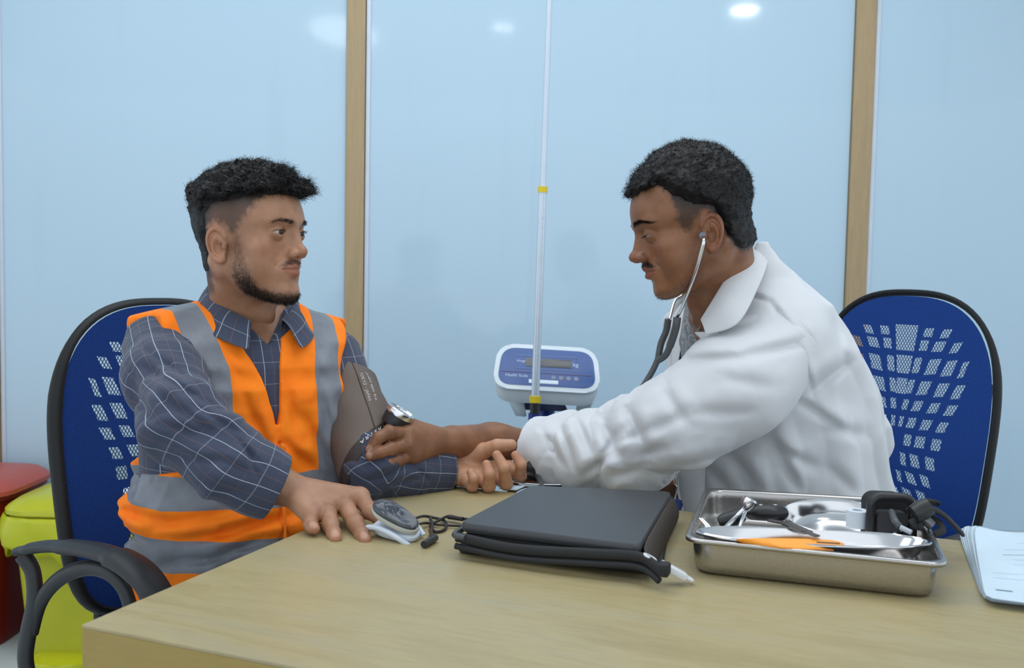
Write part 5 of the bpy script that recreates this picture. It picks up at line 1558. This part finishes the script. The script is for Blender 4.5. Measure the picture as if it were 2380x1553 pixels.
# ------------------------------------------------------------------ stethoscope
M_tube = simple('grey_tubing', (.075,.08,.085,1), .35)
sth = empty('stethoscope', at(1560,740,1.66), 0, 'grey stethoscope worn in the ears of the person in white', 'stethoscope')
earL = DHM @ Vector((.070*1.06,.004,-.026)); 
ear_px = at(1633,550,1.528)
MB().tube(bez([ear_px, at(1636,556,1.512), at(1632,578,1.512), at(1612,645,1.535), at(1585,715,1.590), at(1569,744,1.625)], 8), .0030, 12).build('ear_tube', M_chrome, sth)
MB().tube(bez([at(1640,560,1.665), at(1625,610,1.72), at(1590,680,1.72), at(1568,700,1.70), at(1556,742,1.66)], 8), .0028, 12).build('ear_tube', M_chrome, sth)
Me = Matrix.Translation(at(1634,548,1.528)) @ Vector((0,1,.1)).to_track_quat('Z','Y').to_matrix().to_4x4()
MB().lathe([(0,-.006),(.0045,-.006),(.0068,-.003),(.0068,.003),(.004,.008),(0,.009)], Me, 20).build('ear_tip', simple('ear_tip_grey', lin(120,124,134), .4), sth)
MB().tube(bez([at(1574,738,1.612), at(1571,760,1.614), at(1562,790,1.630), at(1548,824,1.655), at(1530,838,1.670)], 8), [.0068]*20+[.0058]*13, 14).build('yoke_branch', M_tube, sth)
MB().tube(bez([at(1553,742,1.665), at(1548,770,1.67), at(1536,800,1.675), at(1529,838,1.675)], 8), .0060, 14).build('yoke_branch', M_tube, sth)
MB().tube(bez([at(1531,830,1.672), at(1515,865,1.675), at(1480,920,1.68), at(1452,952,1.70), at(1420,975,1.73), at(1300,1010,1.78), at(1150,1012,1.76), at(1000,1030,1.69), at(915,1058,1.64), at(888,1072,1.61)], 8), .0055, 14).build('tubing', M_tube, sth)
ct = at(868,1076,1.590)
CMt = Matrix.Translation(ct) @ Vector((-.35,-.55,-.5)).to_track_quat('Z','Y').to_matrix().to_4x4()
MB().lathe([(0,-.006),(.008,-.006),(.016,-.003),(.0205,.002),(.0205,.006),(.018,.007),(0,.0055)], CMt, 36).build('chest_piece', M_chrome, sth)

# ------------------------------------------------------------------ things on the desk
M_leather = simple('black_leather', (.040,.044,.050,1), .42, bump=.25, bscale=700)
M_blackcloth = simple('black_canvas', (.014,.015,.017,1), .75, bump=.3, bscale=900)
# zip folder
def quad_frame(pa, pb, pc, pd, z):
    return [onz(*p, z) for p in (pa,pb,pc,pd)]
Zt = TABLE_Z+.047
F4 = quad_frame((1066,1215),(1488,1268),(1562,1142),(1234,1128), Zt)
fold = empty('zip_folder', sum(F4, Vector())/4-Vector((0,0,.047)), 0, 'black zip-around organiser folder lying closed on the desk', 'folder')
def rounded_quad(C, r=.012, n=5):
    out = []
    for i, p in enumerate(C):
        a = (C[i-1]-p).normalized(); b = (C[(i+1)%4]-p).normalized(); p0 = p+a*r; p1 = p+b*r
        for j in range(n+1):
            t = j/n; out.append(p0*(1-t)**2+p*2*t*(1-t)+p1*t*t)
    return out
def cover(C, z0, z1, name, mat, par, sag=0, rnd=.012, grow=0, lift=None, bev=.0022):
    m = MB(); c = sum(C, Vector())/4; C2 = [c+(p-c)*(1+grow) for p in C]; ol = rounded_quad(C2, rnd)
    n = len(ol); prof = [(.985,0),(.998,.2),(1.0,.5),(.998,.8),(.985,1),(.92,1.0),(.7,1.0),(.4,1.0),(.1,1.0)]
    rings = []
    for g, h in prof:
        r = []
        for p in ol:
            q_ = c+(p-c)*g; z = z0+(z1-z0)*h+(lift(q_) if lift else 0)-sag*(1-g)*(g>.0)*1.0
            r.append(m.bm.verts.new((q_.x,q_.y,z)))
        rings.append(r)
    for a, b in zip(rings, rings[1:]):
        for i in range(n): m.bm.faces.new((a[i],a[(i+1)%n],b[(i+1)%n],b[i]))
    m.bm.faces.new(rings[0][::-1]); m.bm.faces.new(rings[-1])
    return m.build(name, mat, par)
F4f = [Vector(p) for p in F4]
ed = (F4[1]-F4[0]).normalized(); bd_ = (F4[3]-F4[0]).normalized()
lower = [onz(1060,1277,TABLE_Z+.006), onz(1538,1331,TABLE_Z+.006), onz(1562,1196,TABLE_Z+.006), onz(1236,1168,TABLE_Z+.006)]
cover(lower, TABLE_Z+.0008, TABLE_Z+.012, 'lower_cover', M_blackcloth, fold, grow=.0)
cover([p+Vector((0,0,0)) for p in F4], TABLE_Z+.013, TABLE_Z+.032, 'inner_pages', simple('folder_inner', (.012,.012,.014,1), .8), fold, grow=-.035)
cover(F4, TABLE_Z+.034, TABLE_Z+.047, 'upper_cover', M_leather, fold, rnd=.016, lift=lambda p: .0)
# gusset on the right end, leaning down to the desk
g0 = F4[1]; g1 = F4[2]
MB().grid([[g0.lerp(g1,t)+Vector((0,0,-.004)) for t in (0,.25,.5,.75,1)],[g0.lerp(g1,t)+ed*.012-Vector((0,0,.022)) for t in (0,.25,.5,.75,1)],[g0.lerp(g1,t)+ed*.014-Vector((0,0,.040)) for t in (0,.25,.5,.75,1)]]).build('gusset', simple('brown_gusset', lin(64,56,50), .7), fold, solid=.003, sub=1)
# zip band along the front, sagging
zb = [F4[0]-bd_*.006-Vector((0,0,.018)), F4[0].lerp(F4[1],.35)-bd_*.012-Vector((0,0,.022)), F4[0].lerp(F4[1],.75)-bd_*.010-Vector((0,0,.016)), F4[1]-bd_*.004-Vector((0,0,.014)), F4[1]+ed*.030-bd_*.016-Vector((0,0,.024))]
MB().tube(bez(zb,8), .0065, 12, flat=(.7,1.1)).build('zip_band', M_blackcloth, fold)
MB().tube(bez([p-Vector((0,0,.012))-bd_*.002 for p in zb],8), .0045, 10).build('zip_band', M_blackcloth, fold)
zc_ = F4[0]-bd_*.004-Vector((0,0,.016)); 
MB().tube(bez([F4[3].lerp(F4[0],.86)-ed*.004-Vector((0,0,.014)), zc_-ed*.004, zc_+ed*.016-bd_*.008],6), .0042, 10).build('zip_corner', simple('zip_metal', lin(90,92,96), .35, .6), fold)
tb = F4[1]+ed*.036-bd_*.020-Vector((0,0,.020))
MB().box((0,0,0),(.014,.020,.016), Matrix.Translation(tb) @ Matrix.Rotation(R(-20),4,'Z'), .003).build('zip_end', M_blackcloth, fold)
# clear key tag on the zip
tagE = empty('zip_tag', onz(1550,1315), 0, 'clear plastic tag hanging from the black folder onto the desk', 'tag')
tcl = NT('clear_plastic'); tcl.P(Base_Color=(.86,.90,.95,1), Roughness=.12); tcl.b.inputs['Transmission Weight'].default_value = .2; tcl.b.inputs['IOR'].default_value = 1.2
k0_ = onz(1508,1296,TABLE_Z+.034); k1_ = onz(1600,1344,TABLE_Z+.008)
tu = (k1_-k0_).normalized(); tw_ = tu.cross(Vector((0,0,1))).normalized(); tz_ = tw_.cross(tu)
TM = Matrix(((tu.x,tw_.x,tz_.x,k0_.x),(tu.y,tw_.y,tz_.y,k0_.y),(tu.z,tw_.z,tz_.z,k0_.z),(0,0,0,1)))
TL = (k1_-k0_).length
MB().box((TL*.62,0,0),(TL*.62,.0180,.009), TM, .0022).build('sleeve', tcl.m, tagE)
MB().tube([TM @ Vector((TL*.02+.008*math.cos(a),.006*math.sin(a),.001)) for a in np.linspace(0,2*math.pi,18)[:-1]], .0018, 8, closed=True).build('loop', tcl.m, tagE)
MB().tube([TM @ Vector((TL*.97+.008*math.cos(a),.006*math.sin(a),.0)) for a in np.linspace(0,2*math.pi,18)[:-1]], .0018, 8, closed=True).build('loop', tcl.m, tagE)
MB().box((TL*.34,0,.0032),(.007,.010,.0008), TM, .0002).build('insert', M_black, tagE)
# steel tray
M_steel = NT('brushed_steel'); _n = M_steel.noise(M_steel.scale(M_steel.obj(),(3,3,60)), 40, 2)
M_steel.P(Base_Color=(.46,.445,.43,1), Metallic=1.0, Roughness=M_steel.math('MULTIPLY_ADD', _n, .14, .20)); M_steel.bump(_n, .012, .0002); M_steel = M_steel.m
M_steel2 = simple('polished_steel', (.70,.70,.71,1), .14, 1)
zt = TABLE_Z+.048
T4 = [onz(1590,1254,zt), onz(2206,1316,zt), onz(2130,1164,zt), onz(1638,1136,zt)]
tray = empty('steel_tray', sum(T4, Vector())/4-Vector((0,0,.048)), 0, 'rectangular stainless steel instrument tray on the right half of the desk', 'tray')
tc = sum(T4, Vector())/4
def tray_ring(g, z, r=.028, n=7, add=0):
    C = [tc+(p-tc).normalized()*((p-tc).length*g+add) for p in T4]; out = rounded_quad(C, r, n)
    return [Vector((p.x,p.y,z)) for p in out]
def ring_mesh(rings, name, mat, par, solid=.0012, cap=True):
    m = MB(); R_ = [[m.bm.verts.new(p) for p in r] for r in rings]
    for a, b in zip(R_, R_[1:]):
        for i in range(len(a)): m.bm.faces.new((a[i],a[(i+1)%len(a)],b[(i+1)%len(a)],b[i]))
    if cap: m.bm.faces.new(R_[-1])
    return m.build(name, mat, par, solid=solid, angle=60)
ring_mesh([tray_ring(1,zt-.004), tray_ring(1,zt), tray_ring(.995,zt+.0012), tray_ring(.955,zt+.001), tray_ring(.945,zt-.002), tray_ring(.942,zt-.012), tray_ring(.932,TABLE_Z+.014), tray_ring(.918,TABLE_Z+.005), tray_ring(.885,TABLE_Z+.0022), tray_ring(.3,TABLE_Z+.0022)], 'tray_body', M_steel, tray)
# kidney dish and round dish inside
def dish(name, cpx, cpy, zc, a, b, h, label, rot, tilt=(0,0), kidney=0):
    c = onz(cpx, cpy, zc); e = empty(name, (c.x,c.y,zc-h), 0, label, 'dish')
    M = Matrix.Translation((c.x,c.y,zc)) @ Matrix.Rotation(R(rot),4,'Z') @ Matrix.Rotation(R(tilt[0]),4,'X') @ Matrix.Rotation(R(tilt[1]),4,'Y')
    rings = []
    for g, z in ((1.0,-.003),(1.005,0),(.985,.001),(.955,-.002),(.90,-h*.55),(.80,-h*.92),(.70,-h),(.3,-h)):
        r = []
        for k in range(56):
            t = 2*math.pi*k/56; x = a*math.cos(t)*g; y = b*math.sin(t)*g
            if kidney and y > 0: y *= 1-kidney*math.exp(-(x/(a*.5))**2)
            r.append(M @ Vector((x,y,z)))
        rings.append(r)
    ring_mesh(rings, 'dish_body', M_steel2, e, solid=.001); return e, M
kd, KM = dish('kidney_dish', 1888,1247, TABLE_Z+.053, .148,.043,.028, 'kidney shaped steel dish holding an orange wrap, at the front of the tray', -6, kidney=.35)
rd, RMt = dish('round_dish', 1960,1203, TABLE_Z+.046, .085,.070,.030, 'shallow round steel dish behind the kidney dish in the tray', -6, tilt=(8,0))
# orange wrap in the kidney dish
ow = empty('orange_wrapper', onz(1860,1262,TABLE_Z+.04), 0, 'flat orange sachet lying in the kidney dish', 'sachet')
M_or = simple('orange_sachet', lin(250,158,52), .5)
za = TABLE_Z+.056
MB().grid([[onz(1702,1252,za),onz(1780,1250,za+.002),onz(1880,1252,za+.001),onz(1962,1256,za)],
           [onz(1706,1258,za-.006),onz(1790,1264,za-.002),onz(1880,1270,za-.004),onz(1970,1272,za-.006)],
           [onz(1750,1270,za-.010),onz(1820,1276,za-.006),onz(1890,1280,za-.008),onz(1966,1284,za-.012)]]).build('sachet', M_or, ow, solid=.004, sub=2)
MB().box((0,0,0),(.028,.004,.0012), Matrix.Translation(onz(1925,1262,za+.003)) @ Matrix.Rotation(R(-8),4,'Z'), .0004).build('printed_mark', simple('brown_print', lin(110,84,64), .6), ow)
# white tape roll
tr = empty('tape_roll', onz(1995,1200,TABLE_Z+.03), 0, 'small white roll of medical tape standing in the round dish', 'tape')
Mtr = Matrix.Translation(onz(1992,1205,TABLE_Z+.046))
MB().lathe([(.007,-.012),(.0150,-.012),(.0155,.012),(.007,.012),(.007,-.012)], Mtr, 30).build('roll', simple('tape_white', lin(214,222,230), .7), tr)
# spoon-like probe lying over the dish
sp = empty('probe', onz(1850,1225,TABLE_Z+.05), 0, 'dark steel probe lying across the two dishes', 'instrument')
MB().tube(bez([onz(1790,1210,TABLE_Z+.055),onz(1830,1218,TABLE_Z+.058),onz(1870,1235,TABLE_Z+.060),onz(1898,1246,TABLE_Z+.062)],6), [.004]*6+[.006]*8+[.0035]*5, 10, flat=(1.5,.5)).build('shaft', simple('dark_steel', (.20,.18,.17,1), .25, 1), sp)
# reflex hammer and clamps in the left of the tray
hm = empty('percussion_hammer', onz(1740,1190,TABLE_Z+.05), 0, 'chrome percussion hammer with a black head, at the left end of the tray', 'hammer')
MB().lathe([(0,-.018),(.008,-.018),(.011,-.012),(.011,.012),(.008,.018),(0,.018)], Matrix.Translation(onz(1700,1206,TABLE_Z+.050)) @ Matrix.Rotation(R(70),4,'Y'), 20).build('head', M_black, hm)
MB().tube([onz(1677,1236,TABLE_Z+.045), onz(1712,1200,TABLE_Z+.056), onz(1733,1181,TABLE_Z+.068)], .0032, 12).build('shaft', M_chrome, hm)
MB().lathe([(0,-.007),(.006,-.007),(.0105,.002),(.011,.008),(.009,.010),(0,.010)], Matrix.Translation(onz(1737,1174,TABLE_Z+.074)) @ Matrix.Rotation(R(25),4,'Y'), 20).build('knob', M_chrome, hm)
MB().tube([onz(1735,1184,TABLE_Z+.066), onz(1722,1216,TABLE_Z+.050), onz(1717,1232,TABLE_Z+.044)], .0026, 10).build('prong', M_chrome, hm)
hd = empty('instrument_handle', onz(1785,1190,TABLE_Z+.05), 0, 'black oval handle lying against the back of the tray', 'instrument')
MB().tube(bez([onz(1748,1188,TABLE_Z+.052),onz(1762,1190,TABLE_Z+.054),onz(1795,1192,TABLE_Z+.054),onz(1818,1192,TABLE_Z+.052)],6), [.008]*3+[.0135]*13+[.010]*3, 16, flat=(1.2,.9)).build('handle', M_black, hd)
for px in (1768,1800):
    MB().tube([onz(px-10,1178,TABLE_Z+.062),onz(px,1175,TABLE_Z+.065),onz(px+12,1178,TABLE_Z+.062)], .0022, 8).build('chrome_band', M_chrome, hd)
tz = empty('tweezers', onz(1635,1215,TABLE_Z+.045), 0, 'thin steel tweezers in the left corner of the tray', 'tweezers')
for o_ in (0,5):
    MB().tube([onz(1626+o_,1206,TABLE_Z+.052), onz(1640+o_*1.4,1222,TABLE_Z+.047), onz(1650+o_*1.6,1238,TABLE_Z+.040)], .0018, 8).build('arm', M_chrome, tz)
# black pouch with straps at the right of the tray
pz_ = TABLE_Z+.075
pouch = empty('black_pouch', onz(2065,1215,TABLE_Z+.01), 0, 'upright black camera-style pouch with straps at the right end of the tray', 'pouch')
pc = onz(2066,1212,TABLE_Z+.045); 
Yp = pc.y
PMx = Matrix.Translation((pc.x,pc.y,TABLE_Z+.012)) @ Matrix.Rotation(R(-6),4,'Z')
bw = .0330
def arch(w, h, n=10, p=.016):
    pts = [(-w,0)]
    for k in range(n+1):
        a = math.pi-math.pi/2*k/n; pts.append((-w+p+p*math.cos(a), h-p+p*math.sin(a)))
    for k in range(n+1):
        a = math.pi/2-math.pi/2*k/n; pts.append((w-p+p*math.cos(a), h-p+p*math.sin(a)))
    pts.append((w,0)); return pts
XZ = PMx @ Matrix.Rotation(R(90),4,'X')
MB().prism(arch(.029,.068), -.040, -.010, XZ, .004).build('pouch_body', M_blackcloth, pouch)
MB().tube([PMx @ Vector((x,-.012,z)) for x, z in arch(.0285,.071)], .0065, 12, flat=(1,1)).build('flap_rim', M_black, pouch)
MB().prism(arch(.021,.050,p=.008), .0, .018, XZ @ Matrix.Translation((0,.0,0)), .003).build('front_pocket', simple('pouch_grey', (.035,.035,.04,1), .6), pouch)
MB().tube(bez([onz(2072,1190,TABLE_Z+.070),onz(2080,1210,TABLE_Z+.068),onz(2092,1225,TABLE_Z+.062)],6), .0045, 10).build('buckle', simple('buckle_grey', lin(70,72,76), .35), pouch)
MB().tube([onz(2093,1226,TABLE_Z+.062),onz(2118,1238,TABLE_Z+.058)], .0035, 10).build('buckle', simple('buckle_light', lin(170,176,184), .3), pouch)
st_ = lambda *p: bez([onz(a,b,TABLE_Z+c) for a,b,c in p], 7)
for pts, r in ((st_((2110,1185,.07),(2140,1165,.085),(2170,1168,.08),(2184,1172,.078)), .0042),
               (st_((2120,1200,.06),(2150,1180,.075),(2190,1195,.07),(2222,1225,.045),(2235,1240,.03)), .0048),
               (st_((2115,1215,.055),(2150,1195,.065),(2178,1210,.06),(2190,1232,.05),(2170,1242,.045)), .0042),
               (st_((2125,1180,.075),(2145,1200,.065),(2135,1225,.055),(2120,1210,.06)), .0042)):
    MB().tube(pts, r, 8, flat=(1.3,.7)).build('strap', M_blackcloth, pouch)
MB().tube([onz(2146,1205,TABLE_Z+.064), onz(2166,1222,TABLE_Z+.055)], .007, 12).build('metal_end', simple('grey_metal', lin(110,112,116), .3, .7), pouch)
MB().lathe([(0,-.012),(.012,-.012),(.014,.0),(.012,.012),(0,.012)], Matrix.Translation(onz(2142,1186,TABLE_Z+.078)) @ Matrix.Rotation(R(60),4,'Y'), 16).build('knob', M_black, pouch)
# papers
M_paper = simple('paper', lin(196,214,226), .8)
M_pline = simple('paper_print', lin(150,166,180), .8)
P4 = [onz(2284,1398), onz(2640,1440), onz(2470,1225), onz(2228,1240)]
for i in range(7):
    z = TABLE_Z+.0012+i*.0017; sh = [(-14,-6),(-9,-3),(-4,-8),(3,-3),(10,-2),(14,-4),(24,-1)][i]
    q4 = [onz(2284+sh[1]*.3+(0 if i < 5 else 2),1398-i*1.1,z), onz(2640,1440,z), onz(2490+sh[0],1230,z), onz(2232+sh[0]*.95+4,1243+sh[1],z)]
    lb = 'topmost' if i == 6 else 'under the top sheet'
    e = link('paper_sheet', None or bpy.data.meshes.new('paper_sheet'), None)
    bpy.data.objects.remove(e)
    rows = []
    for a in range(6):
        t = a/5; l0 = q4[0].lerp(q4[3],t); r0 = q4[1].lerp(q4[2],t)
        lift = .010*max(0,t-.72)/.28*(1+.12*i)
        rows.append([l0.lerp(r0,s)+Vector((0,0,lift*max(0,1-s*3.2))) for s in (0,.12,.25,.5,.75,1)])
    o = MB().grid(rows).build('paper_sheet', M_paper, None, solid=.0009, sub=1)
    tag(o, ['lowest sheet of the fanned paper stack, flat on the desk','second sheet from the bottom of the fanned paper stack','third sheet from the bottom of the fanned paper stack','middle sheet of the fanned paper stack, its corner curled','third sheet from the top of the fanned paper stack','sheet directly under the printed form of the paper stack','white printed form on top of the paper stack at the right edge'][i], 'paper', 'papers at the right edge of the desk')
    top_o, topq = o, q4
def on_top(u, v, z=.0011):
    return topq[0].lerp(topq[1],u).lerp(topq[3].lerp(topq[2],u),v)+Vector((0,0,z))
m = MB()
for v, u0, u1, w in ((.12,.10,.22,.010),(.12,.30,.40,.006),(.62,.22,.62,.004),(.70,.10,.5,.002),(.80,.12,.6,.002),(.55,.3,.6,.002),(.48,.28,.6,.002),(.35,.1,.6,.002),(.28,.1,.6,.002)):
    m.grid([[on_top(u0,v,.0012),on_top(u1,v,.0012)],[on_top(u0,v+w,.0012),on_top(u1,v+w,.0012)]])
tag(m.build('printed_lines', M_pline, top_o), kind='stuff')
# plate with a slip of paper behind the curled hand
pt = empty('steel_plate', onz(1262,1124,TABLE_Z+.004), 0, 'small steel plate half hidden behind the black folder', 'plate')
MB().lathe([(0,.0015),(.045,.0015),(.062,.006),(.068,.010),(.0685,.009),(.062,.004),(.045,0),(0,0)], Matrix.Translation(onz(1275,1128,TABLE_Z+.001)), 40, 1.1, .55).build('plate_body', M_steel2, pt)
sl_ = MB().grid([[onz(1160,1136,TABLE_Z+.004),onz(1200,1140,TABLE_Z+.004)],[onz(1180,1128,TABLE_Z+.010),onz(1222,1130,TABLE_Z+.010)]]).build('paper_slip', M_paper, None, solid=.001)
tag(sl_, 'small white slip of paper sticking out beside the curled hand', 'paper')
# rubber bulb valve in the far hand
vb = empty('inflation_bulb', at(1238,1106,1.735), 0, 'black inflation bulb with a chrome valve held near the white cuff', 'bulb')
MB().tube(bez([at(1262,1098,1.74),at(1248,1092,1.735),at(1232,1085,1.73),at(1222,1082,1.73)],6), [.010]*4+[.021]*12+[.014]*3, 16).build('bulb', M_black, vb)
MB().lathe([(0,-.006),(.006,-.006),(.006,.006),(0,.006)], Matrix.Translation(at(1222,1103,1.725)) @ Matrix.Rotation(R(80),4,'Y'), 16).build('valve', M_chrome, vb)
MB().tube(bez([at(1245,1100,1.72),at(1255,1118,1.70),at(1262,1140,1.66),at(1266,1150,1.60)],6), .0048, 10).build('hose', M_tube, vb)

# ------------------------------------------------------------------ fingertip pulse oximeter with its cord
ox = empty('pulse_oximeter', onz(925,1262), 0, 'grey and white fingertip pulse oximeter clamped on the index finger', 'oximeter')
o0 = at(868,1192,1.385); o1 = at(975,1240,1.345)
fu = (rf[0][2]-rf[0][1]).normalized()
OU = (at(972,1228,1.352)-at(880,1190,1.385)).normalized(); OW = OU.cross(Vector((-.15,-.25,1))).normalized(); OZ = OW.cross(OU).normalized()
if OZ.z < 0: OZ = -OZ; OW = -OW
OC = at(920,1216,1.350)
OM = Matrix(((OU.x,OW.x,OZ.x,OC.x),(OU.y,OW.y,OZ.y,OC.y),(OU.z,OW.z,OZ.z,OC.z),(0,0,0,1))) @ Matrix.Scale(1.13,4)
def ox_shell(name, zlo, zhi, mat, sx=.034, sy=.0165, tilt=0, p=2.6):
    m = MB(); M = OM @ Matrix.Rotation(tilt,4,'Y'); rings = []
    for g, z in ((.80,zlo),(.95,zlo+.1*(zhi-zlo)),(1,zlo+.3*(zhi-zlo)),(1,zlo+.6*(zhi-zlo)),(.90,zlo+.85*(zhi-zlo)),(.65,zlo+.97*(zhi-zlo)),(.25,zhi)):
        r = []
        for k in range(40):
            a = 2*math.pi*k/40; c, s = math.cos(a), math.sin(a); q_ = (abs(c)**p+abs(s)**p)**(-1/p)
            r.append(m.bm.verts.new(M @ Vector((q_*c*sx*g, q_*s*sy*g*(1-.12*c), z-.006*(c)*(z>0)))))
        rings.append(r)
    for a, b in zip(rings, rings[1:]):
        for k in range(40): m.bm.faces.new((a[k],a[(k+1)%40],b[(k+1)%40],b[k]))
    m.bm.faces.new(rings[0][::-1]); m.bm.faces.new(rings[-1]); return m.build(name, mat, ox)
M_oxg = simple('oximeter_grey', lin(70,76,84), .15)
M_oxw = simple('oximeter_white', lin(206,216,228), .35)
M_oxb = simple('oximeter_beige', lin(186,188,180), .4)
ox_shell('upper_shell', .003, .014, M_oxb)
ox_shell('grey_cap', .0085, .0185, M_oxg, .033,.0155)
ox_shell('display_glass', .0160, .0196, simple('display_dark', (.05,.06,.08,1), .06), .017,.0085)
ox_shell('lower_shell', -.016, -.004, M_oxw, .034,.0165, tilt=-.10)
for s in (1,-1):
    MB().tube(bez([OM @ Vector((-.034,s*.0150,-.012)), OM @ Vector((-.018,s*.0178,-.004)), OM @ Vector((.0,s*.0182,-.003)), OM @ Vector((.018,s*.0178,-.006)), OM @ Vector((.033,s*.0145,-.014))],6), .0042, 10).build('pinch_side', M_oxw, ox)
MB().box((.020,-.0185,-.011),(.007,.003,.004), OM, .001).build('hinge_pin', simple('pin_grey', lin(110,116,124), .4), ox)
M_cord = simple('black_cord', (.020,.016,.016,1), .6)
def c_(a,b,z=.003): return onz(a,b,TABLE_Z+z)
co = empty('wrist_cord', onz(1020,1215), 0, 'thin black looped lanyard cord between the oximeter and the folder', 'cord')
MB().tube(bez([c_(966,1205,.022),c_(985,1200,.010),c_(1010,1204,.005),c_(1035,1212,.004),c_(1034,1230,.003),c_(1012,1236,.003),c_(1000,1222,.005),c_(1020,1210,.008),c_(1042,1200,.008),c_(1066,1204,.008),c_(1090,1208,.010)],8), .0022, 8).build('cord', M_cord, co)
MB().tube(bez([c_(968,1220,.018),c_(990,1216,.006),c_(1020,1220,.005),c_(1050,1222,.004),c_(1090,1224,.006)],8), .0018, 8).build('cord', M_cord, co)
MB().tube(bez([c_(1000,1204,.010),c_(1004,1220,.008),c_(1002,1240,.006),c_(1004,1252,.006)],8), .0026, 8).build('cord', M_cord, co)
MB().tube([c_(1042,1202,.008),c_(1076,1207,.009)], .0034, 10).build('cord_slide', M_cord, co)
MB().tube([c_(985,1266,.006),c_(1012,1250,.006)], .0052, 10).build('cord_toggle', M_black, co)
MB().tube([c_(1000,1234,.006),c_(1006,1252,.006)], .0032, 10).build('clip', M_chrome, co)
